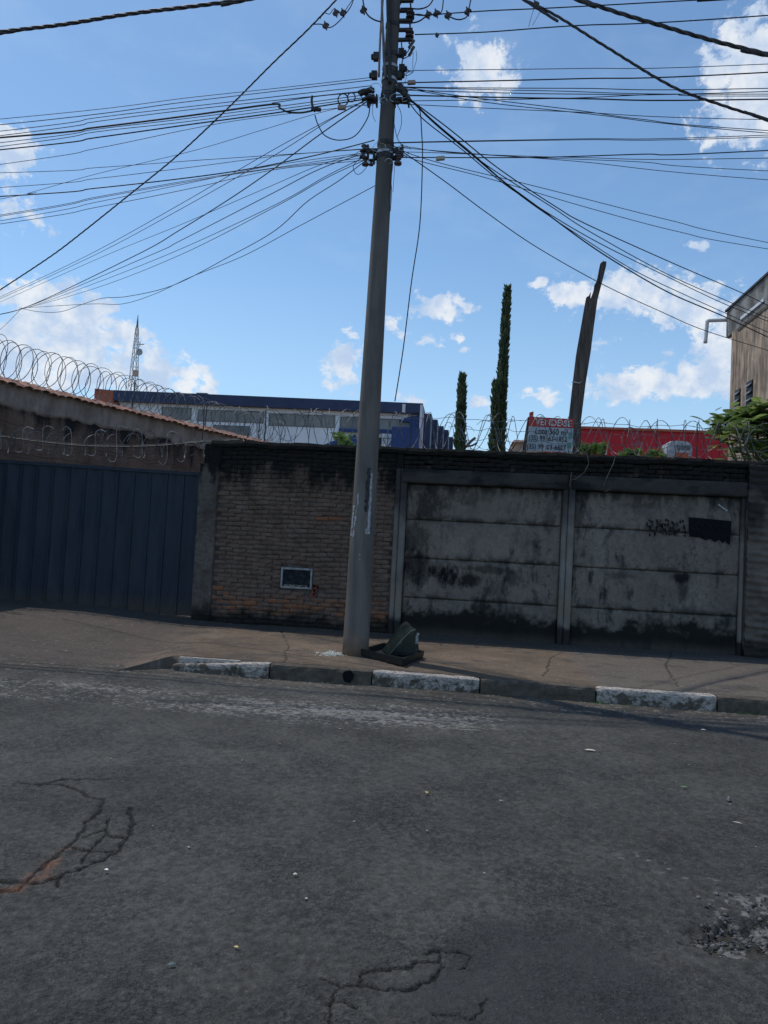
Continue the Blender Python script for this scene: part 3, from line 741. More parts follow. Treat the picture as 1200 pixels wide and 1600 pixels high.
# ------------------------------------------------------------------ concrete panel wall
pw = thing('panel_wall', (xB, YW, ZB), 'grey precast concrete panel wall with black stains and faint graffiti right of the street pole', 'wall')
zl1 = atY(700, 757, YW).z           # top of slabs (underside of beam)
zl0 = atY(700, 735, YW).z
joints = [zl1+.0, atY(760, 817, YW).z, atY(760, 878, YW).z, atY(760, 941, YW).z, ZB]
def pcol(x, z):
    n = fbm(x*3, z*2, 101, 6, .6)
    c = np.ones(x.shape+(3,))*np.array([.20, .172, .143])
    c = c*(.68+.62*n)[..., None]
    streak = fbm(x*13+fbm(x*3, z*3, 98, 3)*2, z*1.6, 103, 5, .65)*.6+fbm(x*7, z*6, 99, 5, .7)*.4
    zone = smoothstep(fbm(x*1.1, z*1.6, 97, 3), .38, .62)
    c = lerp(c, (.03, .033, .037), smoothstep(streak+.10*smoothstep(z, zl1-.5, zl1), .49, .70)*(.35+.6*zone))
    grit = fbm(x*30, z*26, 96, 4, .75); c = c*(.72+.56*grit)[..., None]
    # ragged darker margin along the slab tops under the beam
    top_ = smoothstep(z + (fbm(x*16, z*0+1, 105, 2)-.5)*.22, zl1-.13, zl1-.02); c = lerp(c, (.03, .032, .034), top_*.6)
    # mildew at joints
    for k in joints[1:4]:
        jj = np.exp(-((z-k-(.02))/.05)**2)*smoothstep(fbm(x*8, z*8, 107, 4), .40, .6)
        c = lerp(c, (.022, .023, .024), jj*.7)
    # specks
    c = lerp(c, (.03, .03, .032), smoothstep(fbm(x*22, z*22, 109, 3, .7), .63, .74)*.5*smoothstep(fbm(x*1.7, z*1.7, 110, 2), .35, .65))
    # big stains
    def st(px, py, w, h, s, lo=.35):
        p = atY(px, py, YW)
        g_ = np.exp(-(((x-p.x+(fbm(x*4, z*2, 94, 3)-.5)*w)/w)**2+((z-p.z)/h)**2))
        return np.clip(smoothstep(g_ + (fbm(x*12, z*6, 111, 6, .75)-.5)*1.3, lo, lo+.55)*s*smoothstep(g_, .02, .3), 0, 1)
    for a in [(695,900,.34,.22,1.), (735,905,.2,.16,.9), (650,885,.3,.3,.75), (800,905,.22,.14,.6), (760,890,.6,.07,.6), (670,790,.22,.25,.7),(650,840,.28,.3,.6),(730,780,.3,.12,.4),
              (860,815,.12,.3,.45), (1070,903,.17,.10,.95), (1068,925,.08,.16,.6), (970,900,.3,.07,.45), (905,780,.12,.5,.5),(1000,790,.5,.06,.35)]:
        c = lerp(c, (.010, .011, .013), st(*a))
    # black splash zone at the foot
    hgt = .45+.06*np.sin(x*2.0+1)+(fbm(x*5, z*5, 113, 6, .65)-.5)*.5
    foot = (1-smoothstep(z-ZB, hgt-.10, hgt+.08))
    foot2 = smoothstep(z-ZB, .02, .2+.1*n)
    c = lerp(c, (.011, .012, .012), foot*.96*(.7+.3*foot2))
    c = lerp(c, (.075, .068, .055), foot*(1-foot2)*.5)
    return c
def slab(x0, x1, z0, z1):
    return noisy_sheet('concrete_slab', x0, x1, z0, z1, YW+.045+random.uniform(-.004,.004), pw, MT['col'], .012, .011, thick=.06, colfn=pcol, edge=.02)
PW = .085
for (a, b) in ((xB+PW, xC-PW), (xC+PW, xD-.03)):
    for zt, zb in zip(joints[:-1], joints[1:]):
        slab(a, b, zb+.003, zt-.003)
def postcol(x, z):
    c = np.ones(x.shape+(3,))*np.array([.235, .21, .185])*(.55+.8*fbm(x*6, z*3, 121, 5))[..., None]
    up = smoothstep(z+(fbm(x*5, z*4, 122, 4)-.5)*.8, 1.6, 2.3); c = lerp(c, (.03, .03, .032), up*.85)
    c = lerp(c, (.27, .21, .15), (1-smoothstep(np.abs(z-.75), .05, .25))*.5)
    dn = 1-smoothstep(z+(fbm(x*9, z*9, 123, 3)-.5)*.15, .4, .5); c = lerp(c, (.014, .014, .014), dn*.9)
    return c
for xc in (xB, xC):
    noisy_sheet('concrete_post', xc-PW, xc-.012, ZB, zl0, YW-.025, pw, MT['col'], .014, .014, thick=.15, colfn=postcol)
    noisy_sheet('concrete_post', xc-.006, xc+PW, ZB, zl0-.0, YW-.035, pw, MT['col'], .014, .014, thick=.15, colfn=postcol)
noisy_sheet('edge_trim', xD-.03, xD+.02, ZB, zl1, YW-.01, pw, MT['col'], .01, .014, thick=.15, colfn=postcol)
def beamcol(x, z):
    c = np.ones(x.shape+(3,))*np.array([.058, .054, .050])*(.5+.9*fbm(x*5, z*9, 131, 5))[..., None]
    c = lerp(c, (.014, .016, .018), smoothstep(fbm(x*2.5, z*8, 132, 5), .46, .66)*.85); return c
noisy_sheet('lintel_beam', xB+.02, xC-.03, zl1, zl0, YW-.06, pw, MT['col'], .016, .02, thick=.18, colfn=beamcol)
noisy_sheet('lintel_beam', xC+.03, xD+.02, zl1, zl0, YW-.06, pw, MT['col'], .016, .02, thick=.18, colfn=beamcol)
mb = MB(); mb.box((xB-.08, YW+.085, ZB), (xD+.02, YW+.2, WT-.03)); mb.build('backing', MT['mortar'], pw)
noisy_sheet('beam_end_block', xB-.08, xB+.017, zl0-.02, WT-.03, YW-.015, pw, MT['render'], .03, .02, thick=.2)
lay_bricks(pw, xB+.022, xD+.02, zl0+.004, WT-.02, YW-.012, 290)
coping(xB-.085, xD+.02, YW, pw)
# graffiti: solid dark rectangle with drips, faint scrubbed lettering beside it
gp = [(1076,808),(1100,810),(1120,812),(1143,814),(1142,835),(1140,852),(1132,845),(1130,849),(1124,843),(1117,847),(1110,842),(1102,844),(1094,840),(1077,838)]
mb = MB(); mb.prism([atY(px, py, YW+.026) for px, py in gp], (0, .004, 0)); mb.build('dark_paint_block', MT['paint_dark'], pw)
def f_scrub(t):
    p = t.pos()
    f = t.mapr(t.noise(t.scale(p, (1.5, 1, .45)), 34, 4, .7), .38, .50)
    return dict(c=t.mix(f, (.12, .11, .10), (.018, .019, .022)), r=.95, s=.05)
MT['scrub'] = material('scrubbed_paint', f_scrub)
mb = MB(); rg = random.Random(9)
for k, px in enumerate(range(1008, 1070, 7)):
    for q in range(7):
        x_ = px+rg.uniform(-1, 5); y0 = 811+q*3.4+(px-1008)*.05+rg.uniform(-2, 2)
        w = rg.uniform(1.8, 4.5); h = rg.uniform(3, 6)
        if rg.random() < .1: continue
        mb.prism([atY(x_, y0, YW+.028), atY(x_+w, y0+rg.uniform(-1,1), YW+.028), atY(x_+w+rg.uniform(-1,1), y0+h, YW+.028), atY(x_+rg.uniform(-1,1), y0+h, YW+.028)], (0, .003, 0))
mb.build('scrubbed_lettering', MT['scrub'], pw)
mb = MB(); mb.prism([atY(1121,788,YW+.026), atY(1124,788,YW+.026), atY(1137,797,YW+.026), atY(1135,799,YW+.026)], (0,.004,0)); mb.build('white_scrape', MT['paperw'], pw)
# dry stems hanging over the wall
mb = MB()
for pl in [[(912,705),(918,712),(920,725),(913,738),(900,748),(893,750)],[(962,712),(958,725),(950,742),(943,760)],[(953,765),(945,768)],[(893,738),(890,760)]]:
    mb.tube([atY(px, py, YW-.09) for px, py in pl], .006, 5)
o = top(mb.build('dry_vine', MT['bark'])); tag(o, 'dry bare creeper stems hanging over the panel wall below the for-sale sign', 'vine')

# ------------------------------------------------------------------ rough right-hand wall
rw = thing('rough_wall', (xD+.02, YW, ZB), 'rough mortar-smeared masonry wall at the right edge, beyond the concrete panels', 'wall')
mb = MB(); mb.box((xD+.03, YW-.0, ZB-.05), (xD+6, YW+.2, WT-.03)); mb.build('mortar_core', MT['mortar'], rw)
def rcol(x, z):
    c = np.ones(x.shape+(3,))*np.array([.15, .125, .105])*(.45+1.0*fbm(x*5, z*6, 141, 6, .65))[..., None]
    up = smoothstep(z+(fbm(x*4, z*4, 142, 4)-.5)*1.2, 1.9, 2.5); c = lerp(c, (.022, .022, .022), up*.85)
    c = lerp(c, (.02, .02, .02), (1-smoothstep(z+(fbm(x*5, z*5, 143)-.5)*.3, .3, .5))*.85); return c
nx = 120; gx_ = np.linspace(xD+.025, xD+3.0, nx); gz_ = np.linspace(ZB-.02, WT-.02, 130)
Xm, Zm = np.meshgrid(gx_, gz_)
crs = np.abs(((Zm+.02*np.sin(Xm*3))/.10) % 1-.5)*2
Ym = YW-.06 - .03*smoothstep(1-crs, .15, .6)*smoothstep(fbm(Xm*4, Zm*9, 144, 3), .3, .6) - (fbm(Xm*14, Zm*14, 145, 5, .65)-.5)*.05
gridmesh('rubble_face', np.stack([Xm, Ym, Zm], -1), rcol(Xm, Zm), MT['col'], rw)
mb = MB(); mb.box((xD+.021, YW-.05, ZB), (xD+.03, YW+.2, WT-.03)); mb.build('end_face', MT['render'], rw)
lay_bricks(rw, xD+3.0, xD+6, ZB, WT-.02, YW-.03, 0)
coping(xD+.025, xD+6, YW-.03, rw)

# ------------------------------------------------------------------ gate
YG = YW+.10
zg1 = atY(300, 738, YG).z; zg1l = atY(0, 718, YG).z; zg0r = atY(285, 962, YG).z; zg0l = atY(0, 940, YG).z
xg1 = xA-.025; 
gt = thing('sheet_metal_gate', (xg1, YG, zg0r), 'wide blue-grey ribbed sheet metal gate left of the brick wall', 'gate')
def gz0(x): return zg0r+(zg0l-zg0r)*min(2, (xg1-x)/(xg1-atY(0,940,YG).x))
def gz1(x): return zg1+(zg1l-zg1)*min(2, (xg1-x)/(xg1-atY(0,718,YG).x))
pitch = .262; x = xg1-.02
while x > xg1-5.4:
    x0 = x-pitch; pr = [(0, .0), (.006, -.016), (.014, -.016), (.020, .0), (.09, .006), (.14, .014), (.20, .014), (.235, 0.004), (.258, 0)]
    mb = MB(); vs = []; fs = []
    for (dx, dy) in pr:
        vs.append((x0+dx, YG+dy, gz0(x0+dx))); vs.append((x0+dx, YG+dy, gz1(x0+dx)-.03))
    for (dx, dy) in reversed(pr):
        vs.append((x0+dx, YG+dy+.006, gz0(x0+dx))); vs.append((x0+dx, YG+dy+.006, gz1(x0+dx)-.03))
    n = len(pr)*2
    for i in range(n): j = (i+1) % n; fs.append((2*i, 2*j, 2*j+1, 2*i+1))
    mb.add(vs, fs); mb.build('ribbed_sheet', MT['gate'], gt); x -= pitch
mb = MB(); xa = xg1-5.45
mb.hexa([(xa,YG-.02,gz1(xa)-.05),(xg1,YG-.02,gz1(xg1)-.05),(xg1,YG+.06,gz1(xg1)-.05),(xa,YG+.06,gz1(xa)-.05)],
        [(xa,YG-.02,gz1(xa)),(xg1,YG-.02,gz1(xg1)),(xg1,YG+.06,gz1(xg1)),(xa,YG+.06,gz1(xa))])
mb.build('top_rail', MT['gate'], gt)
mb = MB().box((xg1-.015, YG-.015, zg0r-.02), (xg1, YG+.05, zg1-.052)); mb.build('side_stile', MT['gate'], gt)
mb = MB()
mb.hexa([(xa,YG+.045,gz0(xa)),(xg1-.03,YG+.045,gz0(xg1)),(xg1-.03,YG+.08,gz0(xg1)),(xa,YG+.08,gz0(xa))],
        [(xa,YG+.045,gz0(xa)+.06),(xg1-.03,YG+.045,gz0(xg1)+.06),(xg1-.03,YG+.08,gz0(xg1)+.06),(xa,YG+.08,gz0(xa)+.06)])
mb.build('bottom_rail', MT['gate'], gt)
# sill of packed earth and brick under the gate is part of the pavement rise

# ------------------------------------------------------------------ neighbour's side wall, tiles, razor coil
nd = Vector((math.sin(YAW*0+R(21.8)), math.cos(R(21.8)), 0))
nA = CAM + ray(0, 590)*(12.6/1.0); nA.z = 0
ztop = (CAM + ray(0, 590)*12.6).z
nn = Vector((-nd.y, nd.x, 0))                       # points left/away; outward normal toward camera is -nn? (faces right)
LW = 8.4
nw = thing('side_wall', (nA.x, nA.y, 0), 'long receding soot-stained brick side wall with terracotta tile coping behind the gate', 'wall')
N0 = nA - nd*3.0
def npt(s, off, z): p = N0 + nd*s + nn*off; return Vector((p.x, p.y, z))
LT = LW+3.0
mb = MB(); mb.hexa([npt(0,.03,0), npt(LT,.03,0), npt(LT,.22,0), npt(0,.22,0)], [npt(0,.03,ztop-.05), npt(LT,.03,ztop-.05), npt(LT,.22,ztop-.05), npt(0,.22,ztop-.05)])
mb.build('mortar_core', MT['nwall'], nw)
# coursed brick face: one relief part (courses too fine and sooty to pick apart)
ss = np.linspace(0, LT, 520); zz_ = np.linspace(1.6, ztop-.46, 90)
Sm, Zm = np.meshgrid(ss, zz_)
edge_ = ztop-.46 + (fbm(Sm*2.5, Sm*0, 151, 4)-.5)*.22
rowi = np.floor(Zm/.07); jz = np.abs((Zm/.07) % 1-.5)*2; jx = np.abs(((Sm+rowi % 2*.1)/.21) % 1-.5)*2
dep = .018*smoothstep(jz, .72, .95) + .01*smoothstep(jx, .9, .98) + (fbm(Sm*6, Zm*6, 152, 4)-.5)*.02
Zw = Zm + (edge_-(ztop-.46))*smoothstep(Zm, 1.8, ztop-.46)
Px = N0.x + nd.x*Sm + nn.x*dep; Py = N0.y + nd.y*Sm + nn.y*dep
gridmesh('brick_relief', np.stack([Px, Py, Zw], -1), np.ones(Px.shape+(3,)), MT['nwall'], nw)
zz_ = np.linspace(0, 1, 16); Sm, Fm = np.meshgrid(ss, zz_)
lo = ztop-.47 + (fbm(Sm*2.5, Sm*0, 151, 4)-.5)*.22 + (fbm(Sm*9, Sm*0, 153, 3)-.5)*.05
Zm = lo + (ztop-.045-lo)*Fm; dep = -.022 + (fbm(Sm*5, Zm*5, 154, 4)-.5)*.02 + .03*(Fm < .03)
Px = N0.x + nd.x*Sm + nn.x*dep; Py = N0.y + nd.y*Sm + nn.y*dep
gridmesh('render_band', np.stack([Px, Py, Zm], -1), np.ones(Px.shape+(3,)), MT['nrend'], nw)
# roof tiles: half-round caps laid across the wall top
def tile_mesh(k):
    rg = random.Random(k); mb = MB(); n = 7; vs = []; L = .36
    for e, rr in ((0, .095), (1, .078)):
        for th in (0, .014):
            for i in range(n):
                a = math.pi*i/(n-1); r = rr-th
                vs.append((math.cos(a)*r + rg.uniform(-.003, .003), -.17+e*L, math.sin(a)*r*.45))
    f = []
    for i in range(n-1):
        f += [(i, i+1, 2*n+i+1, 2*n+i), (n+i+1, n+i, 3*n+i, 3*n+i+1), (i+1, i, n+i, n+i+1), (2*n+i, 2*n+i+1, 3*n+i+1, 3*n+i)]
    f += [(0, 2*n, 3*n, n), (n-1, 2*n-1, 4*n-1, 3*n-1)]
    me = bpy.data.meshes.new('roof_tile'); me.from_pydata(vs, [], f); me.materials.append(MT['tile']); me.update(); return me
TM = [tile_mesh(i) for i in range(4)]
ang = math.atan2(nd.y, nd.x); s = .1; rg = random.Random(3)
while s < LT-.05:
    o = bpy.data.objects.new('roof_tile', TM[rg.randrange(4)]); C.objects.link(o); o.parent = nw
    p = npt(s, .02, ztop-.04+rg.uniform(-.01, .01)); o.location = p-Vector(nw.location)
    o.rotation_euler = (R(rg.uniform(20, 27)), rg.uniform(-.06, .06), ang+rg.uniform(-.05, .05)); s += .168
mb = MB(); mb.hexa([npt(0,-.02,ztop-.06), npt(LT,-.02,ztop-.06), npt(LT,.24,ztop-.06), npt(0,.24,ztop-.06)], [npt(0,.0,ztop-.02), npt(LT,.0,ztop-.02), npt(LT,.22,ztop-.02), npt(0,.22,ztop-.02)])
mb.build('mortar_bed', MT['tile'], nw)
# the little mound of mortar at the near end and the building behind it
mb = MB(); mb.hexa([npt(-1,.24,0), npt(2.2,.24,0), npt(2.2,4,0), npt(-1,4,0)], [npt(-1,.24,ztop+.02), npt(2.2,.24,ztop+.02), npt(2.2,4,ztop+.5), npt(-1,4,ztop+.5)])

def helix(axis0, axis1, rad, turns, hand=1, ph=0, n=26, e1=None, e2=None, wob=.06, flat=1.0, seed=0):
    a = Vector(axis0); b = Vector(axis1); d = (b-a); pts = []; N = int(turns*n)
    dn = d.normalized(); e1 = Vector((0,0,1)); e2 = dn.cross(e1).normalized(); e1 = e2.cross(dn).normalized()
    for i in range(N+1):
        f = i/N; th = ph + hand*2*math.pi*turns*f
        r = rad(f) if callable(rad) else rad
        wv = 1 + wob*mnoise.noise(Vector((f*turns*.9, seed, 3)))*2
        adv = f + (mnoise.noise(Vector((f*turns*.7, seed+5, 9)))*.5)/turns
        c = a + d*adv
        pts.append(c + e1*(math.sin(th)*r*wv*flat) + e2*(math.cos(th)*r*wv) + e1*(mnoise.noise(Vector((f*turns*.4, seed+9, 1)))*.05))
    return pts
def add_barbs(mb, pts, every=.075, size=.022):
    acc = 0
    for p, q in zip(pts[:-1], pts[1:]):
        L = (q-p).length; acc += L
        if acc >= every:
            acc = 0; d = (q-p).normalized(); s1 = d.orthogonal().normalized(); s2 = d.cross(s1)
            s1 = (s1*random.uniform(-1, 1)+s2*random.uniform(-1, 1)).normalized()
            s2 = d.cross(s1)
            m = p
            vs = [m-d*.012+s1*.003, m+d*.012+s1*.003, m+d*size+s1*size*.55, m-d*size-s1*size*.55, m-s1*.003-d*.012, m-s1*.003+d*.012]
            mb.add([m-d*size+s1*.010, m+s1*.004+s2*.002, m+d*size+s1*.010, m+d*.006-s1*.003], [(0,1,2,3)])
            mb.add([m-d*size-s1*.010, m-s1*.004-s2*.002, m+d*size-s1*.010, m+d*.006+s1*.003], [(0,1,2,3)])
nr = thing('razor_wire_coil', npt(.3, .1, ztop), 'large razor wire coil running along the tiled top of the receding side wall', 'razor wire')
rad = lambda f: .35-.05*f
for hd, ph, sd_ in ((1, 0, 1), (-1, 1.3, 2)):
    pts = helix(npt(.3,.1,ztop+.36), npt(LT-.2,.1,ztop+.31), rad, 38, hd, ph, 22, seed=sd_*7, wob=.12)
    mb = MB(); mb.tube(pts, .0062, 4); add_barbs(mb, pts, .085, .032); mb.build('coil', MT['razor'], nr)
for s_ in (6.0, 8.2, 10.2):
    mb = MB(); mb.tube([npt(s_, .1, ztop-.02), npt(s_+.03, .1, ztop+.62)], .012, 6); mb.build('support_rod', MT['black_metal'], nr)

# wall top razor wire, front
xr0 = atY(400, 680, YW+.1).x; xr1 = xD+1.6
fz = WT+.30
fr_ = thing('razor_wire_coil', (xr0, YW+.1, WT), 'long stretched razor wire coil along the top of the front street wall', 'razor wire')
for hd, ph, sd_, tn in ((1, 0.4, 3, 22), (-1, 2.0, 4, 19), (1, 3.4, 6, 13)):
    pts = helix((xr0-.3, YW+.1, fz), (xr1, YW+.1, fz+.02), .27, tn, hd, ph, 26, seed=sd_*5, wob=.1)
    mb = MB(); mb.tube(pts, .0048, 4); add_barbs(mb, pts, .08, .032); mb.build('coil', MT['razor'], fr_)
for k, (h, x0_, x1_) in enumerate([(.50, -.5, 0), (.36, 2.9, 0), (.20, 2.9, 0)]):
    pts = [(xr0+x0_+(xr1-xr0-x0_)*i/60, YW+.1, WT+h+.018*math.sin(i*.9+k)+.012*math.sin(i*2.3)) for i in range(61)]
    pts = [Vector(p) for p in pts]; mb = MB(); mb.tube(pts, .004, 4); add_barbs(mb, pts, .14, .016); mb.build('strand', MT['razor'], fr_)
for px in (295, 392, 640, 905, 1088):
    p = atY(px, 700, YW+.1)
    if px < 400: p = atY(px+20, 700, YW+.1)
    mb = MB(); mb.tube([(p.x, YW+.1, WT-.02), (p.x+.01, YW+.1, WT+.30), (p.x, YW+.1, WT+.55)], .009, 5); mb.build('support_rod', MT['black_metal'], fr_)
# loose stray loops
rg = random.Random(12)
for k in range(9):
    px = rg.choice([700, 730, 760, 800, 850, 930, 985, 1020, 1075, 1110]); p = atY(px, 680, YW+.12)
    pts = []; r1 = rg.uniform(.12, .26); a0 = rg.uniform(0, 6); ec = rg.uniform(.4, .9)
    for i in range(18):
        a = a0+i*.28; pts.append(Vector((p.x+math.cos(a)*r1*ec, YW+.1+rg.uniform(-.01,.01)+.05*math.sin(a), WT+.28+math.sin(a)*r1)))
    mb = MB(); mb.tube(pts, .0035, 4); add_barbs(mb, pts, .09, .018); mb.build('loose_strand', MT['razor'], fr_)

# razor strand hung over the gate
YS = YG-.02
sg = [(-60,676),(0,682),(60,690),(120,696),(180,698),(240,697),(300,692),(375,687)]
hs = thing('hanging_razor_strand', atY(150, 697, YS), 'sagging cable hung with opened razor wire hooks above the blue gate', 'razor wire')
def smooth_path(pts, n=6):
    P_ = [Vector(p) for p in pts]; out = []
    for i in range(len(P_)-1):
        p0 = P_[max(i-1, 0)]; p1 = P_[i]; p2 = P_[i+1]; p3 = P_[min(i+2, len(P_)-1)]
        for k in range(n):
            t_ = k/n
            out.append(.5*((2*p1)+(p2-p0)*t_+(2*p0-5*p1+4*p2-p3)*t_*t_+(3*p1-p0-3*p2+p3)*t_**3))
    out.append(P_[-1]); return out
mb = MB(); mb.tube(smooth_path([atY(px, py, YS) for px, py in sg]), .011, 6); mb.build('carrier_cable', MT['black_metal'], hs)
mb = MB(); mb.tube(smooth_path([atY(px, py-1.5, YS-.02)+Vector((0,0,.01)) for px, py in sg]), .004, 5); mb.build('tie_wire', MT['razor'], hs)
hp = helix(atY(-40, 690, YS-.03), atY(330, 700, YS-.03), .17, 12, 1, .5, 26, seed=50, wob=.12)
mb = MB(); mb.tube(hp, .0036, 4); add_barbs(mb, hp, .08, .02); mb.build('coil', MT['razor'], hs)
rg = random.Random(21)
for k, px in enumerate([2, 37, 68, 113, 150, 183, 223, 262, 291]):
    yc = 690+8*math.sin(min(px, 240)/240*1.4)
    dr = 1 if k % 3 else -1; hh = rg.uniform(20, 30); ll = rg.uniform(15, 30) if k > 2 else rg.uniform(8, 16)
    if px > 280: hh = 6
    pl = [(px+dr*16, yc-hh+1), (px+dr*8, yc-hh-2), (px+dr*2, yc-hh+2), (px, yc-hh*.6), (px-1, yc), (px-2, yc+ll*.5), (px-5, yc+ll*.9), (px-10, yc+ll), (px-14, yc+ll*.8)]
    pts = smooth_path([atY(a, b, YS-.02)+Vector((0, -.04*math.sin(i*.8), 0)) for i, (a, b) in enumerate(pl)], 5)
    mb = MB(); mb.tube(pts, .0036, 5); add_barbs(mb, pts, .05, .022); mb.build('hook', MT['razor_dull'], hs)
    for rep in range(2):
        o8 = rg.uniform(-9, 9)
        pl = [(px-22+o8, yc-8), (px-14+o8, yc-hh+4), (px-4, yc-hh+1), (px+2+o8, yc-hh+6)] if rep else [(px+4, yc-hh), (px+16, yc-hh+3), (px+22, yc-8), (px+18, yc+8), (px+6, yc+14)]
        pts = smooth_path([atY(a, b, YS+.0) for a, b in pl], 5)
        mb = MB(); mb.tube(pts, .004, 4); add_barbs(mb, pts, .07, .018); mb.build('hook', MT['razor' if rep else 'black_metal'], hs)

# ------------------------------------------------------------------ street pole
pb = atZ(555, 1021, .185); PX, PY = pb.x, pb.y
pz0 = pavz(PX, PY)-.05
r0 = 20.5/FPX*PY*1.0; 
def pr_(z): return .158 - .0098*(z-.2)
pole = thing('street_pole', (PX, PY, 0), 'tall tapered concrete street pole standing on the pavement, loaded with cable brackets', 'utility pole')
lean = .006
def pc(z): return Vector((PX+lean*z, PY, z))
mb = MB(); zs = [pz0+(10.2-pz0)*i/40 for i in range(41)]
mb.tube([pc(z_) for z_ in zs], [pr_(z_) for z_ in zs], 32); mb.build('shaft', MT['pole'], pole, smooth=True)
# torn posters, curved to the shaft
def curved_patch(name, poly_az, mat, lift=.003):
    """poly_az: list of (azimuth deg seen from the road, z) outline rows: (z, a0, a1)"""
    vs = []; fs = []; n = 6
    for (z_, a0, a1) in poly_az:
        for i in range(n):
            a = R(a0+(a1-a0)*i/(n-1)); c = pc(z_); r = pr_(z_)+lift
            vs.append((c.x+math.sin(a)*r, c.y-math.cos(a)*r, z_))
    for j in range(len(poly_az)-1):
        for i in range(n-1): fs.append((j*n+i, (j+1)*n+i, (j+1)*n+i+1, j*n+i+1))
    m_ = MB(); m_.add(vs, fs); return m_.build(name, mat, pole, smooth=True)
def pz(py): return atY(565, py, PY-.15).z
rg = random.Random(31)
def torn(py0, py1, a0, a1, jit, n=16):
    out = []
    for i in range(n+1):
        f = i/n; out.append((pz(py0+(py1-py0)*f), a0(f)+rg.uniform(-jit, jit), a1(f)+rg.uniform(-jit, jit)))
    return out
curved_patch('torn_poster', torn(738, 833, lambda f: 34-6*f, lambda f: 42+1*f, 3), MT['paperw'])
curved_patch('torn_poster', torn(826, 834, lambda f: 20, lambda f: 42, 1, 3), MT['paperw'], .004)
curved_patch('torn_poster', torn(770, 840, lambda f: -26-20*f, lambda f: -20-18*f, 5), MT['paperw'])
curved_patch('torn_poster', torn(790, 838, lambda f: -52-14*f, lambda f: -44-12*f, 5), MT['paperw'])
curved_patch('torn_poster', torn(866, 868, lambda f: -2, lambda f: 5, 1, 2), MT['paperw'])
curved_patch('torn_poster', torn(873, 875, lambda f: -2, lambda f: 5, 1, 2), MT['paperw'])
curved_patch('old_glue', torn(730, 800, lambda f: 14-4*f, lambda f: 30-4*f, 6), simple('glue_stain', (.03,.03,.032), (.06,.058,.058), 30, .9), .002)
def PP(px, py, dy=0.0): return atY(px, py, PY+dy)
def band(z_, h=.05, mat='galv', ex=.006):
    m_ = MB(); m_.tube([pc(z_-h/2), pc(z_+h/2)], [pr_(z_)+ex]*2, 28); return m_.build('clamp_band', MT[mat], pole, smooth=False)
def pzc(py): return PP(600, py).z
for py, mt in ((42,'black_metal'),(88,'black_metal'),(107,'galv'),(118,'black_metal'),(127,'galv'),(150,'black_metal'),(158,'black_metal'),(226,'black_metal'),(241,'galv'),(247,'black_metal')):
    band(pzc(py), .035 if mt == 'galv' else .05, mt, .007+.004*(mt == 'galv'))
# conduit running up the face of the pole
cp = [(603,122),(600,95),(599,60),(597,20),(597,-30)]
mb = MB(); mb.tube(smooth_path([PP(a, b, -pr_(7)-.03) for a, b in cp]), .016, 8); mb.build('conduit', MT['slab'], pole, smooth=True)
mb = MB(); mb.tube(smooth_path([PP(a+9, b, -pr_(7)-.03) for a, b in [(600,130),(600,80),(598,40),(596,-30)]]), .022, 8); mb.build('conduit', MT['black_metal'], pole, smooth=True)
mb = MB(); mb.tube(smooth_path([PP(a, b, -.02) for a, b in [(592,120),(594,60),(598,0),(599,-30)]]), .014, 8); mb.build('conduit', MT['box_pink'], pole, smooth=True)
def lathe(mb, c, prof, n=12, ax=Vector((0,0,1))):
    ax = ax.normalized(); e1 = ax.orthogonal().normalized(); e2 = ax.cross(e1); vs = []; fs = []
    for (r_, h) in prof:
        for k in range(n):
            a = 2*math.pi*k/n; vs.append(c+ax*h+e1*math.cos(a)*r_+e2*math.sin(a)*r_)
    for i in range(len(prof)-1):
        for k in range(n): fs.append((i*n+k, i*n+(k+1) % n, (i+1)*n+(k+1) % n, (i+1)*n+k))
    fs += [tuple(range(n-1, -1, -1)), tuple((len(prof)-1)*n+k for k in range(n))]
    mb.add(vs, fs)
SPOOL = [(.018,-.055),(.042,-.05),(.045,-.03),(.022,-.012),(.02,.012),(.045,.03),(.042,.05),(.018,.055)]
def spool(px, py, dy=0.0, s=1.0, parent=pole):
    mb = MB(); lathe(mb, PP(px, py, dy), [(a*s, b*s) for a, b in SPOOL]); return mb.build('spool_insulator', MT['insul'], parent, smooth=False)
# clevis frames at the upper right carrying spools
def clevis(px0, px1, py0, py1):
    a = PP(px0, py0); b = PP(px1, py1); m_ = MB(); w = .016
    m_.box((a.x, PY-.02, a.z-w), (b.x, PY+.02, a.z+w)); m_.box((a.x, PY-.02, b.z-w), (b.x, PY+.02, b.z+w))
    m_.box((a.x-.02, PY-.025, b.z-.03), (a.x+.004, PY+.025, a.z+.03))
    m_.tube([(b.x-.035, PY, b.z-.05), (b.x-.035, PY, a.z+.07)], .011, 6)
    o_ = m_.build('clevis_bracket', MT['black_metal'], pole)
    zc = (a.z+b.z)/2; m2_ = MB(); h = (a.z-b.z)/2-.02; lathe(m2_, Vector((b.x-.035, PY, zc)), [(.02,-h),(.055,-h+.01),(.055,-.02),(.03,0),(.055,.02),(.055,h-.01),(.02,h)])
    m2_.build('spool_insulator', MT['insul'], o_)
clevis(624, 645, 17, 32); clevis(622, 644, 47, 62); clevis(627, 646, -14, 1)
for (px, py) in [(588,89),(585,118),(627,83),(628,108),(624,118)]:
    m_ = MB(); p = PP(px, py); m_.box((p.x-.035, PY-.035, p.z-.045), (p.x+.035, PY+.03, p.z+.045)); lathe(m_, p+Vector((-.045 if px < 600 else .045,0,0)), [(.02,-.02),(.035,-.015),(.035,.015),(.02,.02)], 8, Vector((1,0,0)))
    m_.build('hook_bracket', MT['black_metal'], pole)
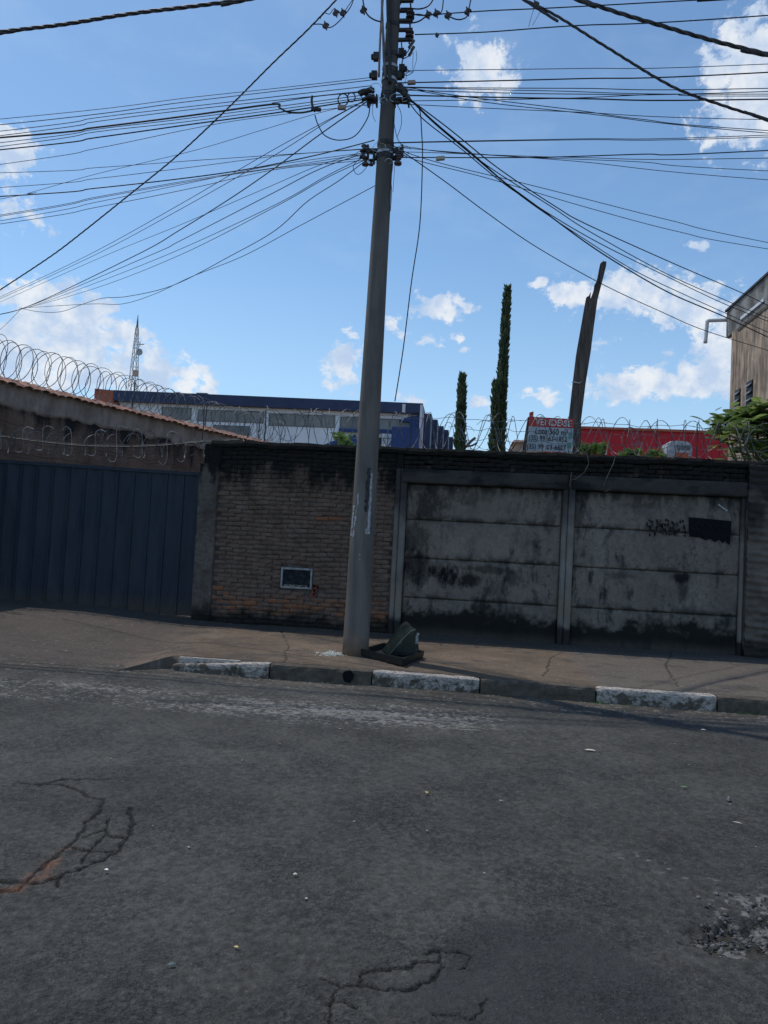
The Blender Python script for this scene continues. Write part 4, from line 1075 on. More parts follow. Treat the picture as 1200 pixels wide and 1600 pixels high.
# cable-tie cluster brackets
def rack(px0, px1, py, side):
    a = PP(px0, py); b = PP(px1, py); m_ = MB()
    m_.box((a.x, PY-.03, a.z-.02), (b.x, PY+.03, a.z+.02)); m_.box((min(a.x,b.x), PY-.05, a.z-.06), (min(a.x,b.x)+.02, PY+.05, a.z+.06))
    m_.box((max(a.x,b.x)-.02, PY-.05, a.z-.06), (max(a.x,b.x), PY+.05, a.z+.06)); return m_.build('cross_rack', MT['black_metal'], pole)
rack(583, 622, 247, 0); rack(574, 590, 158, 0); rack(616, 640, 158, 0); rack(574, 630, 236, 0)
for (px, py, s) in [(567,240,.9),(571,252,1.0),(580,254,.7),(622,250,1.1),(623,244,.8),(569,232,.8)]: spool(px, py, -.03, s)
rg = random.Random(44)
def splice(pts, r, mat='black_metal', name='splice_sleeve'):
    m_ = MB(); m_.tube(pts, r, 7); return m_.build(name, MT[mat], pole)
for (a, b, c, d_, r_) in [(562,148,582,138,.035),(568,144,585,141,.04),(560,145,572,141,.03),(566,156,584,150,.026),(572,152,590,155,.03),(620,138,636,146,.05),(624,132,634,150,.045),(630,146,640,156,.028),(618,156,630,154,.03),(606,158,624,161,.028),(566,228,576,238,.022)]:
    splice([PP(a, b, -.05), PP((a+c)/2, (b+d_)/2-1, -.07), PP(c, d_, -.06)], r_*.8)
# tangle of tie wires round the two clusters
for k in range(26):
    upper = k < 16; cx_, cy_ = (603, 150) if upper else (600, 240)
    px, py = cx_+rg.uniform(-34, 34), cy_+rg.uniform(-14, 12)
    pts = []; a0 = rg.uniform(0, 6); rr = rg.uniform(4, 11)
    for i in range(9):
        a = a0+i*.6; pts.append(PP(px+math.cos(a)*rr*rg.uniform(.8,1.2), py+math.sin(a)*rr*.7, -.16*(abs(px-cx_) < 18)-.05))
    m_ = MB(); m_.tube(smooth_path(pts, 3), .0035, 4); m_.build('tie_wire', MT['cable' if k % 3 else 'galv'], pole)
def loop(pts, r=.007, mat='cable', dy=-.05, name='jumper_wire'):
    m_ = MB(); m_.tube(smooth_path([PP(a, b, dy) for a, b in pts], 6), r, 6); return m_.build(name, MT[mat], pole)
loop([(626,13),(640,13),(655,14),(668,10),(676,0),(678,-12)], .009)
loop([(624,36),(642,36),(655,33),(665,26)], .009)
loop([(644,21),(650,23),(662,24),(690,22)], .008); loop([(644,26),(652,22),(668,25)], .006)
loop([(665,24),(680,22),(690,18),(693,-5)], .007)
loop([(700,25),(712,30),(722,30),(730,25),(733,12),(737,-8)], .008)
loop([(595,34),(585,31),(575,24),(570,14),(567,0),(566,-12)], .009)
loop([(570,150),(580,148),(578,165),(574,185),(555,212),(530,219),(508,212),(497,195),(492,180)], .007)
loop([(576,250),(572,262),(562,272),(555,270),(552,260),(560,250),(570,246)], .004)
loop([(618,160),(626,175),(627,195),(620,215)], .004); loop([(614,180),(617,200),(621,216),(628,228)], .004)
loop([(584,160),(582,170),(583,182),(587,190)], .003)
loop([(627,62),(628,75),(630,88),(628,100),(629,112)], .008); loop([(628,92),(636,82),(642,72),(646,64)], .006); loop([(630,92),(638,88),(642,84),(645,74)], .006)
loop([(646,82),(645,95),(645,108)], .003); loop([(650,79),(651,92),(646,110)], .003)
loop([(634,104),(640,112),(646,112),(636,118),(628,115)], .004); loop([(626,140),(634,125),(635,116)], .003)
loop([(614,252),(613,265),(611,280),(612,300),(610,330)], .004); loop([(617,252),(616,270),(614,300)], .003)
for (px, py) in [(641,72),(645,76),(641,84),(645,66)]:
    m_ = MB(); m_.tube([PP(px-2, py+3, -.05), PP(px+2, py-3, -.05)], .02, 6); m_.build('tap_connector', MT['insul'], pole)

# ------------------------------------------------------------------ overhead cables
def cable(pts, r, label, k=0.0, mat='cable', group=None, name='overhead_cable', twist=0, plane=None, extend=True, extra=None, cat='cable'):
    """each cable hangs in its own vertical plane through the pole (k = how much it runs away from the road per metre)"""
    n_ = Vector((k, -1, 0)) if pts[0][0] > 590 or True else None
    base = Vector((PX+.05, PY-.03, 0)) if plane is None else plane[0]
    if plane is None:
        n_ = Vector((k, 1, 0)) if min(p[0] for p in pts) < 560 else Vector((-k, 1, 0))
    else: n_ = plane[1]
    P_ = [atplane(px, py, base, n_) for px, py in pts]
    if extend:
        for e in ((0, 1), (-1, -2)):
            px = pts[e[0]][0]; py = pts[e[0]][1]
            if px <= 2 or px >= 1198 or py <= 2:
                d_ = (P_[e[0]]-P_[e[1]]).normalized(); q = P_[e[0]] + d_*9 + Vector((0,0,.25))
                if e[0] == 0: P_.insert(0, q)
                else: P_.append(q)
    Q = smooth_path(P_, 8)
    r = r*.84
    if twist:
        root = thing(name, Q[len(Q)//2], label, cat, group)
        for s_ in range(3):
            m_ = MB(); pt2 = []; acc = 0; L_ = 0; fine = []
            for a, b in zip(Q[:-1], Q[1:]):
                nn_ = max(2, int((b-a).length/.05))
                for i in range(nn_): fine.append(a+(b-a)*(i/nn_))
            fine.append(Q[-1])
            for i, p in enumerate(fine):
                dd = (fine[min(i+1, len(fine)-1)]-fine[max(i-1, 0)]).normalized()
                e1 = dd.cross(Vector((0,0,1))).normalized(); e2 = dd.cross(e1)
                if i: L_ += (p-fine[i-1]).length
                th = 2*math.pi*(L_/twist + s_/3)
                pt2.append(p+(e1*math.cos(th)+e2*math.sin(th))*r*.62)
            m_.tube(pt2, r*.6, 6); m_.build('strand', MT[mat], root, smooth=True)
        return root
    m_ = MB(); m_.tube(Q, r, 6); o_ = m_.build(name, MT[mat], smooth=True)
    o_.location = Vector(Q[0]); me = o_.data; a_ = np.empty(len(me.vertices)*3); me.vertices.foreach_get('co', a_)
    me.vertices.foreach_set('co', (a_.reshape(-1, 3)-np.array(Q[0])).ravel()); me.update()
    tag(o_, label, cat, group); return o_
GU = 'thin upper cables leaving the pole to the left'
GL = 'thin lower cables leaving the pole to the left'
GD = 'slanting cables gathering at the far left'
RU = 'thin upper cables leaving the pole to the right'
RL = 'thin lower cables leaving the pole to the right'
RD = 'slanting cables dropping from the pole to the right building'
lab_u = 'thin black cable in the upper fan running left from the pole'
ORD = ['second', 'third', 'fourth', 'sixth', 'seventh']
for i, pl in enumerate([[(0,195),(300,158),(580,125)],[(0,205),(150,184),(300,166),(580,134)],[(0,212),(150,190),(300,171),(580,141)],
           [(0,223),(150,202),(300,184),(580,147)],[(0,229),(150,206),(300,189),(580,151)]]):
    cable(pl, .0058, ORD[i]+' cable from the top of the upper left fan at the left frame edge', (.02, .05, -.03, .08, .1)[i], group=GU)
cable([(0,186),(300,152),(440,137),(580,121)], .0048, 'topmost thin cable of the fan running left from the pole', .0, group=GU)
cable([(0,257),(150,232),(300,201),(400,184),(580,163)], .0048, 'lowest thin cable of the upper left fan, apart from the bundle', .12, group=GU)
cable([(0,234),(150,215),(300,194),(440,175),(583,153)], .0095, 'thick dark cable at the bottom of the upper left bundle', .03, group=GU)
o = cable([(0,215),(150,199),(300,180),(425,163),(436,168),(450,175),(470,176),(488,173)], .014, 'thickest grey cable of the upper left bundle, ending in a splice near the pole', .04, 'cable_grey', cat='cable')
cable([(425,161),(500,150),(580,143)], .006, 'pale bare wire between the thick cable end and the pole', .04, 'cable_grey')
cable([(0,311),(47,301),(150,272),(300,236),(410,203),(500,176),(580,158)], .0045, 'single thin cable crossing from the upper bracket down to the left below the bundle', .35, group=GU)
for i, pl in enumerate([[(0,270),(150,262),(300,251),(450,241),(575,233)],[(0,293),(150,279),(300,261),(440,243),(575,232)],[(0,336),(150,308),(300,281),(430,262),(575,240)],
           [(0,338),(150,310),(300,283),(430,263),(575,246)],[(0,345),(150,316),(300,285),(430,258),(575,238)]]):
    cable(pl, .0046, ['highest', 'second highest', 'fourth highest', 'fifth highest', 'sixth highest'][i]+' cable of the lower left fan, counted at the left edge of the photo', (.03, .06, .15, .17, .18)[i], group=GL)
cable([(0,350),(150,324),(300,294),(430,265),(575,250)], .005, 'lowest cable of the lower left fan', .2, group=GL)
cable([(0,307),(150,294),(300,277),(400,262),(500,241),(585,219)], .0085, 'thick dark cable of the lower left fan', .05, group=GL)
for i, (pl, r_) in enumerate([([(0,464),(135,400),(280,320),(420,238),(545,170),(585,148)], .0045), ([(0,467),(145,400),(280,328),(420,248),(520,185),(585,150)], .0045), ([(0,472),(163,400),(280,352),(420,292),(500,258),(575,236)], .004),
          ([(-30,495),(38,481),(232,400),(280,377),(420,305),(500,264),(575,238)], .0055), ([(-30,496),(38,482),(150,442),(280,390),(430,320),(510,275),(575,243)], .0045),
          ([(-30,497),(38,482),(150,450),(280,399),(430,323),(510,278),(575,248)], .0045)]):
    cable(pl, r_*1.35, ['highest', 'second highest', 'third highest', 'fifth highest', 'sixth highest', 'seventh highest'][i]+' of the slanting cables left of the pole, counted halfway to the left edge', .75+.04*i, group=GD, extend=False)
cable([(-30,495),(38,481),(210,400),(280,360),(360,310),(430,262),(500,210),(583,152)], .0095, 'thickest of the slanting cables that gather at the far left', .75, extend=False, group=GD)
cable([(30,481),(60,487),(95,487),(130,475),(160,466),(200,463),(270,446),(360,400),(430,360),(480,315),(530,282),(575,248)], .0068, 'slack wavy cable, lowest on the left of the pole', .8, extend=False)
cable([(38,481),(140,475),(190,475),(240,460),(300,432),(380,400),(470,352),(590,288)], .0058, 'slack cable reaching the pole below the lower bracket', .8, extend=False)
cable([(-30,535),(0,515),(20,496),(34,481)], .0055, 'short cable tail hanging from the cable knot at the far left', .8, extend=False)
cable([(0,453),(80,400),(130,362),(200,306),(275,245),(350,175),(425,100),(470,57),(490,37),(525,0),(560,-40)], .011, 'twisted service cable sweeping from top centre down to the left edge', .35, twist=.35, extend=False, cat='cable')
cable([(490,38),(502,38),(515,43),(528,35),(545,15),(552,0),(556,-20)], .008, 'short looped cable tap beside the top of the twisted cable', .35, extend=False)
cable([(500,30),(505,20),(515,22),(522,14),(535,20),(545,8),(556,-8)], .006, 'thin curled tap wire above the twisted cable', .35, extend=False)
# right
lr = 'thin black cable in the upper fan running right from the pole'
for i, pl in enumerate([[(610,129),(640,136),(900,138),(1200,138)],[(610,136),(640,137),(860,142),(1200,147)],[(610,139),(640,141),(900,147),(1200,143)],
           [(610,158),(760,156),(900,153),(1050,147),(1200,150)]]):
    cable(pl, .0058, ['topmost thin cable of the close upper right fan, below the connector cable', 'third cable down in the close upper right fan at the right edge', 'second cable down in the close upper right fan at the right edge', 'thin cable rising from under the thick one in the upper right fan'][i], (.02, .04, .0, .05)[i], group=RU)
cable([(612,129),(645,129),(900,123),(1200,113)], .0085, 'thick cable with a pinkish connector running right from the pole', .0)
cable([(630,118),(640,112),(655,110),(900,107),(1200,100)], .0055, 'thin cable higher than the right fan, below the bare conductors', .0, 'cable_grey')
cable([(610,147),(640,149),(900,154),(1200,155)], .0095, 'thick dark cable low in the upper right fan', .02, group=RU)
for pl in ([(630,136),(645,138),(720,150),(900,172),(1000,186),(1200,204)],[(632,138),(655,142),(760,160),(920,178),(1200,208)]):
    cable(pl, .006, ('upper' if pl[0][1] == 136 else 'lower')+' cable of the pair sagging below the upper right fan', .25, group='pair sagging below the upper right fan')
cable([(625,161),(640,163),(760,169),(900,175),(1200,187)], .005, 'thin lone cable just under the upper right fan', .15)
cable([(648,54),(760,50),(900,40),(1200,24)], .0085, 'bare conductor from the lower clevis running right', .0)
cable([(660,24),(760,17),(870,12),(1110,-1),(1200,-5)], .0085, 'bare conductor from the clevis at the very top running right', .0)
for i, pl in enumerate([[(612,224),(640,222),(900,217),(1200,211)],[(612,225),(640,223),(900,218.5),(1200,214)]]):
    cable(pl, .0052, ['upper', 'lower'][i]+' of the two close cables that lie highest in the lower right fan', .02, group='two close cables of the lower right fan')
for i, pl in enumerate([[(610,228),(640,232),(740,240),(830,246),(1000,253),(1200,267)],[(610,232),(640,230),(700,238),(900,252),(1200,281)],[(612,238),(660,238),(900,246),(1200,247)]]):
    cable(pl, .0048, ['thin lower right cable sagging to just below the thick one at the edge', 'lowest thin cable of the lower right fan at the right edge', 'nearly level thin cable of the lower right fan just under the thick one'][i], (.1, .2, .02)[i], group=RL)
cable([(612,247),(640,246),(830,246),(1000,241),(1200,235)], .0078, 'thick cable with a tan connector in the lower right fan', .0)
for i, pl in enumerate([[(612,226),(640,240),(700,258),(800,282),(900,307),(1050,345),(1200,379)],[(612,232),(650,250),(760,278),(920,325),(1060,362),(1200,389)]]):
    cable(pl, .0055, ['upper', 'lower'][i]+' cable of the long pair sloping right from the lower bracket to the frame edge', .5+.05*i, group='long sloping pair on the right')
for i, (pl, r_) in enumerate([([(632,148),(690,200),(760,258),(860,322),(920,361),(1040,427),(1145,474),(1200,497)], .005),
      ([(632,149),(700,200),(780,264),(870,324),(920,352),(1060,415),(1160,458),(1215,485)], .006), ([(634,152),(660,185),(720,232),(800,296),(920,371),(1040,431),(1130,474),(1200,502)], .005)]):
    cable(pl, r_*1.7, ['middle thin', 'highest thin', 'lowest thin'][i]+' slanting cable from the pole down to the ochre building', .9+.05*i, group=RD, extend=False)
cable([(634,148),(680,192),(740,242),(785,282),(840,323),(920,382),(986,424),(1051,460),(1130,494),(1215,534)], .0125, 'thickest slanting cable from the pole toward the ochre building', .9, extend=False, group=RD)
cable([(634,149),(680,194),(742,246),(790,287),(840,325),(920,378),(990,422),(1060,456),(1135,490),(1215,526)], .008, 'slanting cable paired with the thickest one toward the ochre building', .92, extend=False, group=RD)
cable([(620,232),(645,248),(700,287),(760,332),(840,387),(943,445),(1033,487),(1103,517),(1215,552)], .0085, 'lowest single slanting cable passing behind the broken wooden post', 1.0, extend=False)
cable([(640,158),(655,170),(659,210),(660,250),(656,350),(643,440),(630,545),(617,627)], .0085, 'lone thin wire hanging nearly vertical right of the pole', 1.3, extend=False)
# near cables crossing the corners
pl_ = (Vector((0, 9.4, 0)), Vector((0, 1, 0)))
cable([(-60,60),(0,50),(100,38),(200,22),(300,10),(375,0),(440,-12)], .027, 'thick twisted cable crossing the top left corner', mat='cable_grey', twist=.5, plane=pl_, extend=True)
cable([(840,-25),(895,-5),(960,18),(1050,45),(1120,65),(1200,85),(1260,98)], .027, 'thick twisted cable crossing the top right corner', mat='cable_grey', twist=.5, plane=pl_, extend=True)
cable([(800,-12),(820,0),(870,25),(950,75),(1050,135),(1130,165),(1200,187),(1260,210)], .018, 'twisted cable slanting from the top edge down to the right edge', mat='cable_grey', twist=.4, plane=pl_, extend=True)
for pl, lb in (([(826,42),(832,20),(838,5)], 'left cable-tie tail dangling from the slanting right cable'), ([(832,40),(842,22),(850,10)], 'right cable-tie tail dangling from the slanting right cable')):
    cable(pl, .004, lb, plane=pl_, extend=False, name='cable_tie_tail', cat='cable tie')
# connector boxes and splices hanging on cables
def cbox(px, py, w, h, mat, label, ang=0, dy=-.06):
    p = PP(px, py, dy); m_ = MB(); s = 1/FPX*PY
    M_ = Matrix.Translation(p) @ Matrix.Rotation(-ang-ROLL, 4, 'Y')
    m_.box((-w*s/2, -.02, -h*s/2), (w*s/2, .02, h*s/2), M_); o_ = m_.build('cable_connector', MT[mat], bevel=.005); top(o_); tag(o_, label, 'cable connector'); return o_
cbox(643, 129, 13, 6, 'box_pink', 'pinkish connector on the thick cable just right of the pole')
cbox(688, 247.5, 14, 6, 'box_tan', 'tan connector on the lower cable right of the pole', R(3))
cbox(534, 168, 13, 7, 'box_pink', 'pinkish connector hanging under the coiled wire left of the pole', -R(4))
cbox(494, 171, 16, 5, 'black_metal', 'dark cable splice at the end of the thick grey cable', -R(6))
m_ = MB(); m_.tube(smooth_path([PP(a, b, -.05) for a, b in [(488,150),(487,158),(489,168),(492,174)]]), .016, 7); o = top(m_.build('cable_end_cap', MT['cable_grey'])); tag(o, 'stubby upright cable end cap above the dark splice left of the pole', 'cable connector')
for j, (cx_, rr) in enumerate(((536, 8), (549, 6))):
    m_ = MB(); pts = [PP(cx_+math.cos(a*.5)*rr, 156+4*j*-1+math.sin(a*.5)*rr*1.2, -.06) for a in range(15)]; m_.tube(pts, .008, 6)
    o = top(m_.build('wire_loop', MT['cable' if j == 0 else 'cable_grey'])); tag(o, ['larger coiled loop of wire above the pinkish connector left of the pole', 'smaller coiled loop of wire nearest the pole on its left'][j], 'wire coil')
for (px, py, lb, k) in [(525,20,'left tap clamp of the pair above the twisted cable near the top edge', .35), (536,20,'right tap clamp of the pair above the twisted cable near the top edge', .35), (509,40,'tap clamp on the loop below the pair left of the pole top', .35), (568,16,'tap clamp on the jumper just left of the pole top', 0.), (669,23,'spiky tap clamp on the top right conductor', 0.), (682,21,'pale sleeve on the top right conductor', 0.), (700,24,'dark tap box on the top right conductor', 0.), (731,18,'small tap where the jumper rises from the top right conductor', 0.), (683,55,'tiny clip on the lower bare conductor', 0.), (837,7,'plastic cable clamp on the slanting right cable at the top edge', None)]:
    if k is None: p = atY(px, py, 9.4)
    else: p = atplane(px, py, Vector((PX+.05, PY-.03, 0)), Vector((k, 1, 0)))
    m_ = MB(); s_ = .5 if 'tiny' in lb else 1
    m_.box((-.028*s_, -.02, -.035*s_), (.028*s_, .02, .03*s_), Matrix.Translation(p) @ Matrix.Rotation(.4, 4, 'Y'))
    m_.tube([p+Vector((-.02, 0, .06))*s_, p+Vector((.015, 0, -.06))*s_], .009, 6)
    m_.tube([p+Vector((-.045, 0, -.01))*s_, p+Vector((.045, 0, .012))*s_], .013, 6)
    o = top(m_.build('tap_clamp', MT['insul'])); tag(o, lb, 'cable clamp')

# ------------------------------------------------------------------ broken CRT shell in its tray
Tz = pavz(PX+.35, PY-.1)
def TG(px, py, z): return atZ(px, py, z)
tv = thing('television_tray', (0, 0, 0), 'upturned black plastic front frame of an old television lying as a tray beside the pole', 'television casing')
a = TG(563, 1025, Tz+.005); b = TG(630, 1041, Tz+.005); c = TG(663, 1028, Tz+.005); d = a+(c-b)*1.0
tv.location = ((a+c)/2)
H_ = .085; th_ = .018
def inset(q, f): ctr = (a+b+c+d)/4; return q+(ctr-q)*f
lo4 = [inset(q, .04) for q in (a, b, c, d)]; hi4 = [q+Vector((0,0,H_)) for q in (a, b, c, d)]
li4 = [inset(q, .13)+Vector((0,0,.02)) for q in (a, b, c, d)]; hin = [inset(q, .09)+Vector((0,0,H_)) for q in (a, b, c, d)]
m_ = MB(); vs = lo4+hi4+hin+li4; fs = [(3,2,1,0),(12,13,14,15)]
for i in range(4):
    j = (i+1) % 4; fs += [(i, j, 4+j, 4+i), (4+i, 4+j, 8+j, 8+i), (8+i, 8+j, 12+j, 12+i)]
m_.add(vs, fs); tr = m_.build('frame', MT['plastic'], tv, bevel=.005)
m_ = MB()
for (f0, f1) in ((.28, .34), (.62, .68)):
    p0 = lo4[0]+(lo4[1]-lo4[0])*f0; p1 = lo4[0]+(lo4[1]-lo4[0])*f1; o_ = (lo4[1]-lo4[0]).cross(Vector((0,0,1))).normalized()*.006
    m_.hexa([p0+o_, p1+o_, p1, p0], [p0+o_+Vector((0,0,.07)), p1+o_+Vector((0,0,.07)), p1+Vector((0,0,.07)), p0+Vector((0,0,.07))])
m_.build('rib', MT['plastic'], tv)
# back shell: a wedge-shaped housing standing on its side inside the tray
sh = thing('television_shell', (0, 0, 0), 'dark green-black wedge-shaped television back cover propped inside the plastic tray', 'television casing')
z0 = Tz+.03
e = TG(598, 1022, z0); f_ = TG(608, 1024, z0)
base_y = (a.y+c.y)/2
sh.location = (e.x+.15, base_y, z0)
def SP(px, py, Y): return atY(px, py, Y)
Yn = f_.y; Yf = Yn+.34
# near side outline (the dark flank) in its plane and the lit back slope as a thick curved wall
near = [SP(608,1024,Yn), SP(625,1004,Yn), SP(640,989,Yn), SP(649,984,Yn), SP(652,990,Yn), SP(654,1000,Yn), SP(655,1016,Yn), SP(652,1025,Yn)]
shift = Vector((-.13, .33, .085))
far = [p+Vector((-.13, .30, 0)) + Vector((0, 0, .075*min(1, max(0, (p.z-z0)/.3)))) for p in near]
n = len(near); m_ = MB()
m_.add(near+far, [tuple(range(n)), tuple(range(2*n-1, n-1, -1))]+[(i, n+i, n+(i+1) % n, (i+1) % n) for i in range(n)])
m_.build('cover', MT['plastic2'], sh, bevel=.012, smooth=False)
m_ = MB()
for i in range(3):       # raised rim along the near edge
    pass
rim = [p+Vector((0, -.006, .004)) for p in near[:4]]; m_.tube(smooth_path(rim, 5), .007, 6); m_.build('rim', simple('scuffed_plastic_edge', (.06, .09, .08), (.13, .17, .155), 30, .4), sh, smooth=True)
m_ = MB()
for i in range(6):       # vent slots on the slope
    f0 = .2+.11*i; p = near[0]+(near[2]-near[0])*f0; q = far[0]+(far[2]-far[0])*f0
    u0 = p+(q-p)*.25+Vector((-.004,0,.006)); u1 = p+(q-p)*.75+Vector((-.004,0,.006)); m_.tube([u0, u1], .004, 4)
m_.build('vent_slots', MT['plastic'], sh)
m_ = MB(); p = SP(651,999,Yn-.006); m_.box((p.x-.012, p.y-.012, p.z-.05), (p.x+.02, p.y+.004, p.z+.05)); m_.box((p.x+.0, p.y-.015, p.z+.055), (p.x+.03, p.y+.004, p.z+.075)); m_.build('latch', MT['alu'], sh)

# ------------------------------------------------------------------ scattered small stuff
def scatter(name, pts, mat, label, cat, smin, smax, flat=.35, seed=1, tri=False, parent=None):
    rg = random.Random(seed); m_ = MB()
    for p in pts:
        s = rg.uniform(smin, smax); a = rg.uniform(0, 6.28); k = rg.randint(4, 6)
        ring = [Vector((math.cos(a+6.28*i/k)*s*rg.uniform(.6, 1.2), math.sin(a+6.28*i/k)*s*rg.uniform(.5, 1.0), rg.uniform(0, .3)*s*flat)) for i in range(k)]
        tp = Vector((rg.uniform(-.2,.2)*s, rg.uniform(-.2,.2)*s, s*flat*rg.uniform(.7, 1.3)))
        vs = [p+r_ for r_ in ring]+[p+r_*.6+Vector((0,0,s*flat*.8)) for r_ in ring]+[p+tp*1.0]
        fs = [(i, (i+1) % k, k+(i+1) % k, k+i) for i in range(k)]+[(k+i, k+(i+1) % k, 2*k) for i in range(k)]
        m_.add(vs, fs)
    o_ = m_.build(name, mat, parent); 
    if parent is None: tag(o_, label, cat, kind='stuff')
    return o_
rg = random.Random(5)
c = atZ(517, 1022, pavz(-.6, 8.9)); pts = []
for k in range(260):
    x_ = c.x+rg.gauss(0, .075); y_ = c.y+rg.gauss(0, .10); pts.append(Vector((x_, y_, pavz(x_, y_)+.002+rg.random()*.008)))
scatter('broken_glass', pts, MT['glass_bits'], 'small heap of crumbled pale green glass at the foot of the street pole', 'broken glass', .004, .013, .3, 2)
pts = []
for k in range(190):
    x_ = rg.uniform(-6.5, 5.5); y_ = kerbY(x_)+rg.uniform(.2, 3.0); pts.append(Vector((x_, y_, pavz(x_, y_)+.004)))
for k in range(120):
    x_ = rg.uniform(-4, 5.5); y_ = YW-.08-abs(rg.gauss(0, .12)); pts.append(Vector((x_, y_, pavz(x_, y_)+.006)))
scatter('pavement_litter', pts, MT['litter'], 'pale specks of grit and dry leaf scattered over the pavement', 'litter', .003, .012, .15, 3)
pts = []
for k in range(420):
    x_ = rg.uniform(XK-.6, 5.5); y_ = kerbY(x_)-abs(rg.gauss(0, .16))-.03; pts.append(Vector((x_, y_, .006)))
for k in range(60):
    x_ = rg.uniform(-4, 4.4); y_ = rg.uniform(3, 7.6); pts.append(Vector((x_, y_, .004)))
scatter('gutter_litter', pts, MT['litter'], 'pale crumbs and leaf bits scattered along the gutter and road', 'litter', .003, .010, .12, 4)
pts = []
phx = [G(1082,1464), G(1200,1440), G(1230,1484), G(1110,1484)]
for k in range(150):
    a_ = rg.random(); px = 1085+a_*140; py = rg.gauss(1466, 9); x_, y_ = G(px, py, -.015); pts.append(Vector((x_, y_, -.034+rg.random()*.012)))
for k in range(60):
    px = rg.uniform(1090, 1230); py = rg.uniform(1395, 1450); x_, y_ = G(px, py, 0); pts.append(Vector((x_, y_, -.002)))
scatter('pothole_gravel', pts, MT['stone'], 'loose crushed stones in the pothole at the lower right of the road', 'gravel', .003, .014, .6, 6)
# weeds in the gutter
m_ = MB()
for k in range(170):
    px, py = rg.choice([(930,1100),(935,1098),(645,1083),(1160,1116),(940,1104),(990,1106),(770,1094),(1185,1120)])
    x_, y_ = G(px+rg.gauss(0, 7), py+1, 0); y_ = kerbY(x_)-.015-abs(rg.gauss(0, .02)); h = rg.uniform(.01, .04); a_ = rg.uniform(0, 6.28)
    dx, dy = math.cos(a_)*h*.7, math.sin(a_)*h*.7
    m_.add([(x_-.002, y_, 0), (x_+.002, y_, 0), (x_+dx, y_+dy, h)], [(0,1,2)])
tag(m_.build('gutter_weeds', MT['weed']), 'tiny green weeds sprouting at the joints of the kerb', 'weeds', kind='stuff')
# single items on the road
def leafobj(px, py, L_, w, rot, mat, label, curl=.3):
    L_ *= .62; w *= .8; x_, y_ = G(px, py, .004); m_ = MB(); vs = []; n = 6
    for i in range(n+1):
        f0 = i/n; ww = w*math.sin(math.pi*min(.98, max(.02, f0)))**.8*.5; xx = (f0-.5)*L_; zz = .003
        vs += [(xx, -ww, zz+ww*.35), (xx, 0, zz), (xx, ww, zz+ww*.5)]
    fs = []
    for i in range(n): fs += [(3*i, 3*i+3, 3*i+4, 3*i+1), (3*i+1, 3*i+4, 3*i+5, 3*i+2)]
    M_ = Matrix.Rotation(rot, 4, 'Z'); m_.add([M_ @ Vector(v) + Vector((x_, y_, .004)) for v in vs], fs)
    o_ = top(m_.build('fallen_leaf', mat)); tag(o_, label, 'leaf'); return o_
yl = simple('yellow_leaf', (.50, .38, .12), (.6, .48, .2), 40, .6); pl2 = simple('pale_dry_leaf', (.55, .48, .38), (.66, .6, .5), 40, .7); gl = simple('green_leaf', (.12, .26, .10), (.2, .34, .14), 40, .6)
leafobj(667,1239,.045,.03,1.3, yl, 'yellow curled leaf lying in the middle of the road')
leafobj(922,1173,.14,.035,-.1, pl2, 'long pale scrap lying on the road right of centre')
leafobj(1069,1230,.075,.018,0, gl, 'thin green leaf on the road at the right')
leafobj(1152,1286,.085,.012,-.4, pl2, 'slender dry twig-like leaf at the far right of the road')
leafobj(461,1367,.03,.02,.3, pl2, 'small whitish leaf on the road left of centre')
leafobj(369,1481,.03,.014,0, yl, 'small tan leaf scrap low on the road, left of centre')
leafobj(268,1508,.05,.02,.5, simple('blue_grey_scrap', (.07,.11,.12), (.12,.16,.17), 40, .6), 'blue-grey scrap trodden flat at the lower left of the road')
leafobj(1099,1141,.07,.03,-.2, pl2, 'pale leaf near the kerb at the right')
leafobj(166,1360,.03,.018,.2, simple('white_scrap', (.75,.75,.75), (.8,.8,.8), 40, .6), 'white scrap beside the left road crack')
x_, y_ = G(1139, 1248, .01)
o = scatter('stone', [Vector((x_, y_, .0))], MT['stone'], '', '', .028, .03, .8, 8); del o['kind']; top(o); tag(o, 'small grey stone lying on the road at the far right', 'stone')

# ------------------------------------------------------------------ broken wooden post and sale sign behind the wall
YP = YW+1.3
bt = [atY(872, 760, YP), atY(897, 760, YP)]
wp = thing('broken_post', (atY(884, 760, YP).x, YP, 0), 'tall leaning weathered post with a splintered top behind the panel wall', 'post')
outl = [(883,700),(886,680),(895,600),(901,550),(908,510),(914,475),(916,464),(920,462),(922,468),(925,461),(930,447),(935,428),(938,411),(942,408),(948,408),(947,416),(941,440),(934,467),(928,510),(923,550),(915,600),(907,665),(904,700)]
dvec = (atY(884,700,YP)-atY(918,470,YP)).normalized()
P_ = [atY(px, py, YP) for px, py in outl]; bl = P_[0]+dvec*((P_[0].z-0)/-dvec.z); br = P_[-1]+dvec*((P_[-1].z)/-dvec.z)
P_ = [bl]+P_+[br]
m_ = MB(); m_.prism(P_, (.02, .22, 0)); m_.build('timber', MT['wood'], wp, bevel=.008)
m_ = MB()
for (px, py, L_) in [(921,463,.18),(930,446,.16),(941,412,.14)]:
    p = atY(px, py, YP+.08); m_.tube([p-Vector((0,0,.2)), p, p+Vector((.02,0,L_*.4))], [.03,.018,.002], 5)
m_.build('splinter', MT['wood'], wp)
m_ = MB(); m_.tube([atY(894,597,YP-.02), atY(906,599,YP-.02)], .012, 6); m_.tube([atY(902,599,YP-.02), atY(909,597,YP-.02)], .01, 6); m_.build('wire_tie', MT['galv'], wp)

